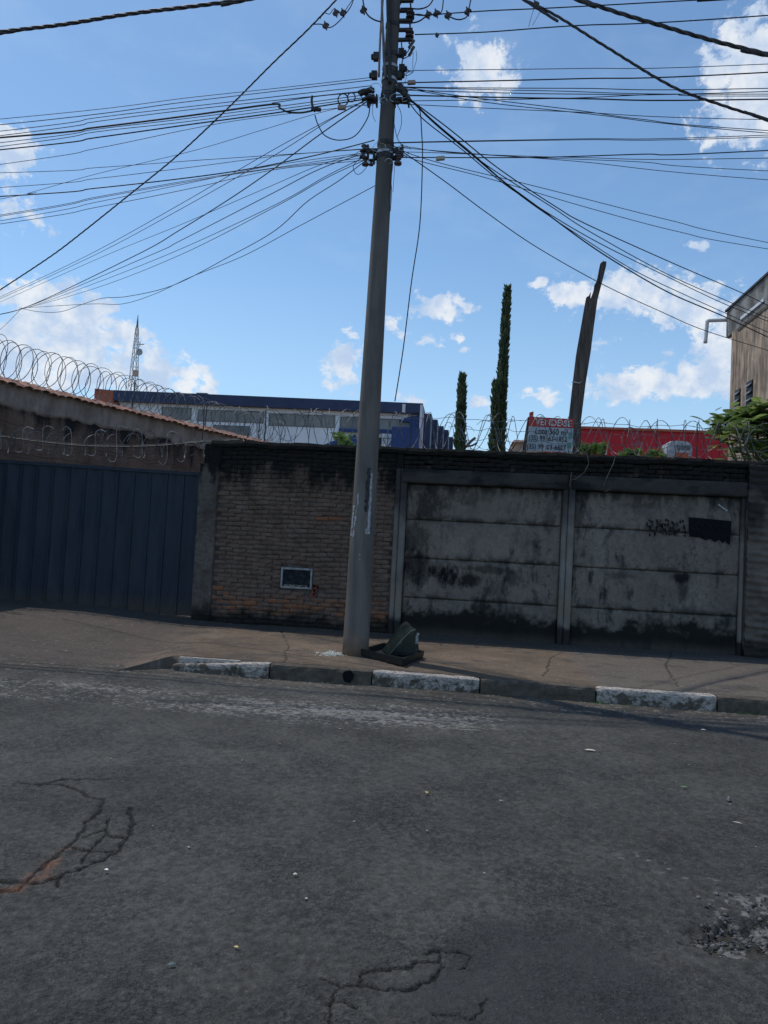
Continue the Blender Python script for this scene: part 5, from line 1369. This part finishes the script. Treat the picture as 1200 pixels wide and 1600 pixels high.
YSg = YW+.55
sgn = thing('for_sale_sign', (atY(860, 705, YSg).x, YSg, WT), 'VENDE-SE lot for-sale board, red over white, fixed behind the wall at the broken post', 'sign')
q = [atY(828,651,YSg), atY(897,655,YSg), atY(894,707,YSg), atY(822,704,YSg)]
m_ = MB(); m_.prism([q[0], q[1], q[2], q[3]], (0, .02, 0)); m_.build('board', MT['signw'], sgn)
def Sg(u_, v_, dy=0):  # board coordinates 0..1
    p = q[3]+(q[2]-q[3])*u_; tt_ = q[0]+(q[1]-q[0])*u_; return p+(tt_-p)*v_+Vector((0, dy, 0))
m_ = MB(); m_.prism([Sg(0,1.0,-.004), Sg(1,1.0,-.004), Sg(1,.72,-.004), Sg(.0,.72,-.004)], (0, .006, 0)); m_.build('red_band', MT['signr'], sgn)
m_ = MB(); m_.prism([Sg(-.02,1.12,-.008), Sg(.07,1.16,-.008), Sg(.09,.75,-.008), Sg(0,.73,-.008)], (0, .03, 0)); m_.build('red_corner_panel', MT['signr'], sgn)
m_ = MB(); m_.prism([Sg(.24,-.02,.02), Sg(.78,.0,.02), Sg(.78,-.14,.02), Sg(.2,-.14,.02)], (0, .02, 0)); m_.build('red_lower_board', MT['signr'], sgn)
m_ = MB(); m_.prism([Sg(-.04,1.0,.03), Sg(.03,1.0,.03), Sg(.0,-.3,.03), Sg(-.09,-.3,.03)], (0, .05, 0)); m_.build('stake', MT['wood'], sgn)
m_ = MB(); m_.prism([Sg(.90,.60,-.004), Sg(.97,.60,-.004), Sg(.97,.40,-.004), Sg(.90,.40,-.004)], (0, .005, 0)); m_.prism([Sg(.90,.30,-.004), Sg(.97,.30,-.004), Sg(.97,.12,-.004), Sg(.90,.12,-.004)], (0, .005, 0)); m_.build('green_mark', MT['signg'], sgn)
deps = bpy.context.evaluated_depsgraph_get()
def text_part(s, u0, u1, v0, v1, mat, bold=.03):
    cu = bpy.data.curves.new('lettering', 'FONT'); cu.body = s; cu.size = 1; cu.offset = bold*.35; cu.resolution_u = 3
    ob = bpy.data.objects.new('tmp', cu); C.objects.link(ob); bpy.context.view_layer.update()
    me_ = bpy.data.meshes.new_from_object(ob.evaluated_get(bpy.context.evaluated_depsgraph_get())); bpy.data.objects.remove(ob); bpy.data.curves.remove(cu)
    xs_ = [v.co.x for v in me_.vertices]; ys_ = [v.co.y for v in me_.vertices]; x0, x1, y0, y1 = min(xs_), max(xs_), min(ys_), max(ys_)
    m_ = MB(); vs = [Sg(u0+(v.co.x-x0)/(x1-x0)*(u1-u0), v0+(v.co.y-y0)/(y1-y0)*(v1-v0), -.008) for v in me_.vertices]
    m_.add(vs, [tuple(p.vertices) for p in me_.polygons]); bpy.data.meshes.remove(me_)
    return m_.build('lettering', mat, sgn)
text_part('VENDE-SE', .13, .95, .76, .96, MT['signt'], .04)
text_part('Lote 360 m\u00b2', .16, .88, .50, .68, MT['signk'], .03)
text_part('(35) 99163-1852', .03, .87, .26, .46, MT['signk'], .03)
text_part('(35) 99103-6627', .01, .86, .01, .21, MT['signk'], .03)

# ------------------------------------------------------------------ factory in the distance
YF = 58.0
fa = thing('factory', (atY(400, 700, YF).x, YF, 0), 'wide white factory hall with navy roof fascia and window bands, far behind the brick wall', 'building')
def F(px, py, dy=0): return atY(px, py, YF+dy)
def rect(x0, y0, x1, y1, dy=0.0, sl=.045):     # image-aligned facade rectangle, levelled in world
    a_ = F(x0, y0, dy); b_ = F(x1, y1, dy); return a_.x, b_.x, b_.z, a_.z
x0f = F(188, 620).x; x1f = F(660, 660).x; zr = (F(188,613).z+F(660,633).z)/2; zf = (F(188,628).z+F(660,650).z)/2
print('factory', x0f, x1f, zr, F(188,613).z, F(660,633).z)
zrl, zrr = F(188,612).z, F(660,632.5).z
m_ = MB(); m_.box((x0f, YF, 0), (x1f-.3, YF+26, min(zrl, zrr)-.5)); m_.build('hall_wall', MT['fwhite'], fa)
def slopebox(xa_, xb_, za0, zb0, za1, zb1, y0_, y1_):
    m_ = MB(); m_.hexa([(xa_,y0_,za0),(xb_,y0_,zb0),(xb_,y1_,zb0),(xa_,y1_,za0)], [(xa_,y0_,za1),(xb_,y0_,zb1),(xb_,y1_,zb1),(xa_,y1_,za1)]); return m_
slopebox(x0f-.3, x1f, F(188,628).z, F(660,648).z, zrl, zrr, YF-.6, YF+26.5).build('roof_fascia', MT['fnavy'], fa)
slopebox(F(152,620).x, x0f-.31, F(152,640).z-1, F(188,642).z-1, F(152,609).z, F(188,612).z, YF-.5, YF+20).build('red_end_bay', MT['fred'], fa)
m_ = MB(); p = F(308, 616); m_.box((p.x-.45, YF+1, zrl-.1), (p.x+.45, YF+2, zrl+.32)); m_.build('roof_vent', MT['louver'], fa)
m_ = MB(); p = F(632, 640); m_.box((p.x-.12, YF-.68, p.z-.35), (p.x+.12, YF-.61, p.z+.3)); m_.build('fascia_lamp', MT['pvc'], fa)
def wband(xa_, xb_, ya, yb, n, mat='fwin', sl=.043):
    # windows follow level courses; heights taken at the left end
    za = F(xa_, ya).z; zb = F(xa_, yb).z; X0 = F(xa_, ya).x; X1 = F(xb_, ya+(xb_-xa_)*sl).x; w = (X1-X0)/n
    fr = MB(); fr.box((X0-.06, YF-.05, zb-.06), (X1+.06, YF-.004, zb)); fr.box((X0-.06, YF-.05, za), (X1+.06, YF-.004, za+.06))
    for i in range(n+1): fr.box((X0+i*w-.04, YF-.05, zb+.001), (X0+i*w+.04, YF-.006, za-.001))
    f_ = fr.build('window_frame', MT['louver'], fa)
    for i in range(n):
        m_ = MB(); m_.box((X0+i*w+.04, YF-.022, zb+.001), (X0+(i+1)*w-.04, YF-.003, za-.001)); m_.build('pane', MT[mat], f_)
wband(254, 299, 637, 654, 3); wband(311, 412, 641, 657, 5); wband(421, 523, 647, 664, 5); wband(533, 590, 652, 667, 3); wband(592, 642, 655, 670, 3)
wband(334, 390, 665, 678, 6, 'louver')
for px in (306, 417, 528):
    p = F(px, 660); m_ = MB(); m_.box((p.x-.14, YF-.12, 0), (p.x+.14, YF-.01, zrr-1.3)); m_.build('pilaster', MT['fwhite'], fa)
m_ = MB(); a_ = F(590, 672); b_ = F(638, 679); m_.box((a_.x-3, YF-.35, b_.z), (b_.x, YF-.13, a_.z)); m_.build('blue_band', MT['fblue'], fa)
m_ = MB(); a_ = F(616, 673); b_ = F(656, 700); m_.box((a_.x, YF-2.0, 0), (b_.x, YF-.4, a_.z)); m_.build('blue_block', MT['fblue'], fa)
m_ = MB(); m_.prism([F(622,658,-.1), F(640,652,-.1), F(656,649,-.1), F(656,675,-.1), F(641,672,-.1), F(640,660,-.1)], (0, -.25, 0)); m_.build('blue_gusset', MT['fblue'], fa)
m_ = MB(); m_.prism([F(498,699,-.1), F(520,690,-.1), F(556,679,-.1), F(560,699,-.1)], (0, -.2, 0)); m_.build('blue_ramp_stripe', MT['fblue'], fa)
m_ = MB(); a_ = F(598, 679); b_ = F(615, 701); m_.box((a_.x, YF-.5, 2), (b_.x, YF-.36, a_.z)); dr = m_.build('white_shutter', MT['fwhite'], fa)
m_ = MB(); xm = (a_.x+b_.x)/2
m_.tube([(a_.x+.1, YF-.53, a_.z-.4), (xm, YF-.53, a_.z-1.1)], .03, 4); m_.tube([(b_.x-.1, YF-.53, a_.z-.4), (xm, YF-.53, a_.z-1.1)], .03, 4); m_.tube([(xm, YF-.53, a_.z-.1), (xm, YF-.53, 2)], .03, 4); m_.tube([(a_.x, YF-.53, a_.z-.35), (b_.x, YF-.53, a_.z-.35)], .03, 4); m_.build('brace', MT['louver'], dr)
m_ = MB(); a_ = F(590, 684); b_ = F(598, 700); m_.box((a_.x, YF-.2, 2), (b_.x-.02, YF-.14, a_.z)); m_.build('dark_doorway', MT['signk'], fa)
# stepped navy fins beyond the corner
xe = x1f
for (pa, pb_, py, dy) in [(657,661,641,-.5),(663,675,647,0),(675,685,656,3),(685,694,666,6),(694,702,672,9),(702,709,683,12)]:
    a_ = F(pa, py, dy); b_ = F(pb_, py, dy)
    m_ = MB(); m_.box((a_.x, YF+dy-.2, 0), (b_.x-.05, YF+dy+2.6, a_.z)); s_ = m_.build('stepped_bay', MT['fnavy' if pa > 660 else 'fblue'], fa)
    if pa > 660:
        m_ = MB(); m_.box((a_.x-.12, YF+dy-.35, 0), (a_.x-.01, YF+dy+.1, a_.z-.05)); m_.build('white_edge', MT['fwhite'], s_)
m_ = MB(); a_ = F(656, 650); m_.box((F(657,650).x, YF-.9, 0), (F(660.5,650).x, YF-.61, F(660,636).z)); m_.build('corner_post', MT['pvc'], fa)

# red warehouse
YR = 42.0
def Rr(px, py, dy=0): return atY(px, py, YR+dy)
rd = thing('red_warehouse', (Rr(1010, 700).x, YR, 0), 'low scarlet-clad warehouse behind the right half of the wall', 'building')
zt_ = (Rr(895,666).z+Rr(1135,676).z)/2
m_ = MB(); xa_ = Rr(880,690).x; xb_ = Rr(1175,690).x
w = (xb_-xa_)/12
for i in range(12):
    m_ = MB(); m_.box((xa_+i*w+.01, YR, 0), (xa_+(i+1)*w-.01, YR+.1, zt_-.1)); m_.build('cladding_panel', MT['fscarlet'], rd)
m_ = MB(); m_.box((xa_, YR+.101, 0), (xb_, YR+15, zt_-.05)); m_.build('hall', MT['fscarlet'], rd)
m_ = MB(); m_.box((xa_-.1, YR-.12, zt_-.1), (xb_+.1, YR+15.1, zt_+.03)); m_.build('roof_edge', MT['fred'], rd)
# roof tank / vent housing in front of it
YT = 36.0
tk = thing('water_tank', (atY(1062,715,YT).x, YT, 0), 'dirty white boxy water tank on legs before the scarlet warehouse', 'water tank')
m_ = MB(); a_ = atY(1043,688,YT); b_ = atY(1082,716,YT)
m_.prism([(a_.x,YT,b_.z),(b_.x,YT,b_.z),(b_.x,YT,a_.z-.15),(b_.x-.12,YT,a_.z-.02),(a_.x+.35,YT,a_.z+.02),(a_.x+.1,YT,a_.z-.03),(a_.x-.02,YT,a_.z-.2)], (0, 1.2, 0)); m_.build('tank_body', MT['tank'], tk, bevel=.22)
for k in range(3):
    x_ = a_.x+.5+k*.22; m_ = MB(); m_.box((x_-.085, YT-.03, a_.z-.42), (x_+.085, YT-.004, a_.z-.2)); m_.build('grille', MT['louver'], tk)
m_ = MB(); m_.box((a_.x+.4, YT-.03, b_.z), (a_.x+.95, YT-.004, a_.z-.55)); m_.build('rust_patch', MT['fred'], tk)
for k in (0, 1):
    m_ = MB(); x_ = a_.x+.1+k*(b_.x-a_.x-.3); m_.box((x_, YT+.1, 0), (x_+.1, YT+.9, b_.z)); m_.build('leg', MT['slab'], tk)
# small peach hut left of the sign
YH = 38.0
ht = thing('small_hut', (atY(828,700,YH).x, YH, 0), 'small peach-coloured hut glimpsed just left of the for-sale sign', 'hut')
a_ = atY(806,692,YH); b_ = atY(850,705,YH)
m_ = MB(); m_.box((a_.x, YH, 0), (b_.x, YH+4, a_.z)); m_.build('wall', MT['shack'], ht)
m_ = MB(); m_.hexa([(a_.x-.2,YH-.3,a_.z),(b_.x+.2,YH-.3,a_.z),(b_.x+.2,YH+4.3,a_.z),(a_.x-.2,YH+4.3,a_.z)], [(a_.x-.1,YH-.2,a_.z+.12),(b_.x+.1,YH-.2,a_.z+.12),(b_.x+.1,YH+4.2,a_.z+.12),(a_.x-.1,YH+4.2,a_.z+.12)]); m_.build('roof', MT['tile'], ht)

# ochre building on the right
bx = atY(1141, 600, 22.0)
XBd = bx.x; YB1 = 22.0; YB0 = 13.5
def Bx(px, py): return atX(px, py, XBd)
zr1 = atY(1147, 520, YB1).z
ob = thing('ochre_building', (XBd+3, YB1-4, 0), 'tall ochre rendered building with black rain streaks at the right edge', 'building')
m_ = MB(); m_.box((XBd, YB0, 0), (XBd+9, YB1, zr1)); m_.build('wall', MT['tan'], ob)
# projecting grey roof trough
e0 = atY(1135, 510, YB1+.6); e1 = atY(1135, 487, YB1+.6)
m_ = MB(); m_.box((e0.x, YB0-1, zr1-.0+.02), (XBd+9.4, YB1+.6, e1.z+.0)); m_.build('roof_gutter_slab', MT['slab'], ob)
m_ = MB(); m_.box((e0.x-.04, YB0-1.1, e1.z), (XBd+9.5, YB1+.66, e1.z+.06)); m_.build('roof_sheet', MT['black_metal'], ob)
rg = random.Random(77)
for k, (yy_, ll) in enumerate(((20.6, 1.6), (18.0, 1.9), (15.4, 1.8))):
    m_ = MB(); m_.box((e0.x-.03, yy_-ll/2, zr1+.18), (e0.x-.003, yy_+ll/2, zr1+.26)); m_.build('exposed_batten', MT['pvc' if k < 2 else 'wood'], ob)
m_ = MB(); m_.box((XBd-.02, YB0, zr1-.1), (XBd-.002, YB1-.5, zr1-.02)); m_.build('batten', MT['wood'], ob)
m_ = MB(); pp = [atY(1136,500,YB1+.6), atY(1108,501,YB1+.6), atY(1105,504,YB1+.6), atY(1104,515,YB1+.6), atY(1102,536,YB1+.6)]
m_.tube(smooth_path(pp, 4), .055, 10); m_.build('overflow_pipe', MT['pvc'], ob, smooth=True)
for (pxa, pya, pxb, pyb) in [(1150,611,1157,622),(1168,598,1176,620)]:
    a_ = Bx(pxa, pya); b_ = Bx(pxb, pyb); y0_, y1_ = min(a_.y, b_.y), max(a_.y, b_.y); z1_ = a_.z; z0_ = z1_-.9
    m_ = MB(); m_.box((XBd-.03, y0_, z0_), (XBd-.004, y1_, z1_)); w_ = m_.build('window', MT['signk'], ob)
    for k in range(4):
        zz = z1_-.1-k*.2; m_ = MB(); m_.hexa([(XBd-.09,y0_,zz-.05),(XBd-.04,y0_,zz),(XBd-.04,y1_,zz),(XBd-.09,y1_,zz-.05)], [(XBd-.09,y0_,zz-.03),(XBd-.04,y0_,zz+.02),(XBd-.04,y1_,zz+.02),(XBd-.09,y1_,zz-.03)]); m_.build('louvre', MT['alu'], w_)

# antenna tower
YA = 150.0
def A(px, py, dy=0): return atY(px, py, YA+dy)
b0 = A(209, 615); t0_ = A(214, 494); zb_ = 0
at_ = thing('lattice_mast', (b0.x, YA, 0), 'slim white lattice radio mast with a round dish far off at the left', 'radio mast')
def wd(z_): f0 = (t0_.z-z_)/(t0_.z-A(209,605).z); return .12+.62*max(0, f0)
zm = A(213, 512).z; cx_ = (b0.x+t0_.x)/2
corners = [(-1,-1),(1,-1),(1,1),(-1,1)]
for (sx, sy) in corners:
    m_ = MB(); m_.tube([(cx_+sx*wd(z_), YA+sy*wd(z_), z_) for z_ in (0, zm)], .07, 5); m_.build('leg', MT['tank'], at_)
m_ = MB(); z_ = 0; k = 0
while z_ < zm-1:
    st_ = 2.0; z2 = min(z_+st_, zm)
    for i in range(4):
        c0 = corners[i]; c1 = corners[(i+1) % 4]
        if k % 2: c0, c1 = c1, c0
        m_.tube([(cx_+c0[0]*wd(z_), YA+c0[1]*wd(z_), z_), (cx_+c1[0]*wd(z2), YA+c1[1]*wd(z2), z2)], .05, 4)
        m_.tube([(cx_+c0[0]*wd(z2), YA+c0[1]*wd(z2), z2), (cx_+c1[0]*wd(z2), YA+c1[1]*wd(z2), z2)], .05, 4)
    z_ = z2; k += 1
m_.build('lattice', MT['tank'], at_)
m_ = MB(); m_.tube([(cx_, YA, zm), (cx_, YA, t0_.z+.3)], [.26, .05], 6); m_.build('top_spire', MT['slab'], at_)
dp = A(217.5, 550, -1.5); m_ = MB(); lathe(m_, dp, [(.1,.5),(.6,.35),(.75,.0),(.7,-.05),(.4,.08),(.05,.15)], 20, Vector((.1,1,0))); m_.build('round_dish', MT['tank'], at_)
dp = A(220, 538, -1); m_ = MB(); m_.tube([dp+Vector((-1,0,0)), dp+Vector((.7,0,0))], .09, 6); m_.tube([dp+Vector((-.2,0,-.5)), dp+Vector((-.2,0,.6))], .09, 6); m_.build('aerial', MT['tank'], at_)
dp = A(212, 583, -2); m_ = MB(); m_.box((dp.x-.55, dp.y-.2, dp.z-.6), (dp.x+.55, dp.y+.2, dp.z+.6)); m_.build('equipment_box', MT['shack'], at_)

# ------------------------------------------------------------------ trees and shrubs
def cypress(px, pyt, pyb, w_top, w_bot, Y, label, seed, prof=None, n=5200):
    rg = random.Random(seed); tp = atY(px[0], pyt, Y); bt_ = atY(px[1], pyb, Y)
    root = thing('cypress_tree', (bt_.x, Y, 0), label, 'tree', 'slim cypresses beyond the lot')
    H = tp.z; s = Y/FPX
    m_ = MB(); m_.tube([(bt_.x, Y, 0), ((bt_.x*.6+tp.x*.4), Y, H*.5), (tp.x, Y, H*.96)], [.16, .08, .015], 6); m_.build('trunk', MT['bark'], root)
    m_ = MB()
    for k in range(n):
        f = rg.random()**.85; z_ = .4+(H-.4)*f
        rr = w_bot*s/2*(1-f)**.62 + .02 if prof is None else prof(f)*s
        lump = .78+.32*mnoise.noise(Vector((seed, z_*1.4, 0)))+.3*mnoise.noise(Vector((seed+rg.choice((0,9)), z_*4, 3)))
        rr *= lump; th = rg.uniform(0, 6.283); r_ = rr*math.sqrt(rg.uniform(.35, 1))
        cx = bt_.x+(tp.x-bt_.x)*f**1.2
        p = Vector((cx+math.cos(th)*r_, Y+math.sin(th)*r_, z_)); L_ = rg.uniform(.10, .30)
        out = Vector((math.cos(th)*rg.uniform(.2,.7), math.sin(th)*rg.uniform(.2,.7), 1)).normalized(); sd_ = out.cross(Vector((rg.uniform(-1,1), rg.uniform(-1,1), rg.uniform(-.3,.3)))).normalized()*.028
        m_.add([p-sd_, p+sd_, p+out*L_*.7+sd_*1.2, p+out*L_, p+out*L_*.6-sd_*1.3], [(0,1,2,3,4)])
    m_.build('foliage', MT['cyp'], root, kind=None)
    return root
YC = 26.0
r1_ = cypress((722,720), 590, 712, 4, 22, YC, 'short slim cypress right of the factory', 3, n=5200)
r2_ = cypress((793,776), 454, 716, 4, 34, YC-2, 'tall narrow cypress with a thin wispy top', 5, prof=lambda f: (.6+10.5*(1-f)**.8) if f > .3 else 9.5+5*(f/.3)*.3, n=9000)
r3_ = cypress((775,771), 600, 712, 4, 13, YC-2.3, 'small cypress spire hugging the left side of the tall one', 8, n=2600)
# dead branch between them
m_ = MB(); m_.tube(smooth_path([atY(a, b, YC) for a, b in [(724,703),(732,694),(738,688),(743,684)]]), .05, 5); m_.tube(smooth_path([atY(a, b, YC) for a, b in [(728,698),(738,696),(745,692)]]), .035, 5)
m_.tube([atY(724,703,YC), (r1_.location.x+.1, YC, 1.0)], .05, 5)
o = m_.build('branch', MT['bark'], r1_)
# (branch verts are absolute, build() already subtracts its root)

def leafy(px, py, wpx, hpx, Y, label, seed, n=900, name='shrub', mat='shrub', leaf=.07, grp=None):
    rg = random.Random(seed); c_ = atY(px, py, Y); s = Y/FPX
    root = thing(name, (c_.x, Y, 0), label, 'shrub', grp)
    m_ = MB()
    for k in range(7):
        m_.tube([(c_.x+rg.uniform(-.05,.05), Y, 0), (c_.x+rg.uniform(-.3,.3)*wpx*s*.5, Y+rg.uniform(-.2,.2), c_.z*.6), (c_.x+rg.uniform(-.8,.8)*wpx*s*.5, Y+rg.uniform(-.3,.3), c_.z+rg.uniform(0,.4)*hpx*s)], [.03,.02,.006], 5)
    m_.build('stem', MT['bark'], root); m_ = MB()
    cl_ = [(rg.uniform(-1,1)*wpx*s*.42, rg.uniform(-.4,.4), rg.uniform(-1,.9)*hpx*s*.45) for _ in range(14)]
    for k in range(n):
        q_ = rg.choice(cl_); r_ = .3*min(wpx, hpx)*s
        p = Vector((c_.x+q_[0]+rg.gauss(0,r_*.5), Y+q_[1]+rg.gauss(0,r_*.5), c_.z+q_[2]+rg.gauss(0,r_*.5)))
        d1 = Vector((rg.gauss(0,1), rg.gauss(0,1), rg.gauss(0,.6))).normalized(); d2 = d1.cross(Vector((rg.gauss(0,1), rg.gauss(0,1), rg.gauss(0,1)))).normalized(); L_ = leaf*rg.uniform(.6, 1.3)
        m_.add([p, p+d1*L_*.5+d2*L_*.28, p+d1*L_, p+d1*L_*.5-d2*L_*.28], [(0,1,2,3)])
    m_.build('foliage', MT[mat], root); return root
leafy(541,692,28,22,15, 'small bright green shrub peeping over the brick wall left of the pole', 11, 700)
leafy(925,702,44,16,15, 'low green bush over the wall just right of the for-sale sign', 12, 1100)
leafy(1000,710,70,14,16, 'low scrubby green bush along the wall before the scarlet warehouse', 13, 1000)

# feathery tree at the right
YTr = 14.2
tc = atY(1180, 680, YTr); ft = thing('feathery_tree', (tc.x, YTr, 0), 'feathery-leaved green tree rising over the wall at the right edge', 'tree')
rg = random.Random(17)
m_ = MB(); m_.tube([(tc.x+.3, YTr, 0), (tc.x+.22, YTr, 1.4), (tc.x+.1, YTr, 2.4)], [.10, .08, .05], 8); m_.build('trunk', MT['bark'], ft)
mb1 = MB(); mb2 = MB(); mbb = MB()
limbs = []
for k in range(46):
    px = rg.uniform(1140, 1300); py = 632+rg.random()**1.4*100
    if px < 1160 and py < 640: continue
    e_ = atY(px, py, YTr)+Vector((0, rg.uniform(-.6, .7), 0)); limbs.append(e_)
    st = Vector((tc.x+.2, YTr, rg.uniform(1.2, 2.4))); mid = (st+e_)/2+Vector((0,0,.15)); mbb.tube(smooth_path([st, mid, e_], 4), .014, 5)
mbb.build('limb', MT['bark'], ft)
def frond(p, d, L_, mb_, rg):
    up = Vector((0,0,1)); side = d.cross(up).normalized(); n_ = 14
    for i in range(n_):
        f0 = i/(n_-1); c_ = p + d*L_*f0 + Vector((0,0,-.35*L_*f0*f0))
        for sg_ in (-1, 1):
            ll = L_*.30*math.sin(math.pi*(.15+.8*f0))+.008
            tip = c_ + side*sg_*ll + d*ll*.45 + Vector((0,0,-ll*.25)); w_ = d*.010
            mb_.add([c_-w_, c_+w_, tip+w_*.4, tip-w_*.4], [(0,1,2,3)])
for e_ in limbs:
    for k in range(rg.randint(30, 42)):
        th = rg.uniform(0, 6.283); d_ = Vector((math.cos(th), math.sin(th), rg.uniform(-.3, .9))).normalized()
        p = e_+Vector((rg.gauss(0,.13), rg.gauss(0,.15), rg.gauss(0,.11)))
        frond(p, d_, rg.uniform(.14, .34), mb1 if rg.random() < .6 else mb2, rg)
mb1.build('foliage', MT['leaf'], ft); mb2.build('foliage', MT['leafd'], ft)
print('objects', len(bpy.data.objects), 'tris', sum(len(o.data.polygons)*2 for o in bpy.data.objects if o.type == 'MESH'))
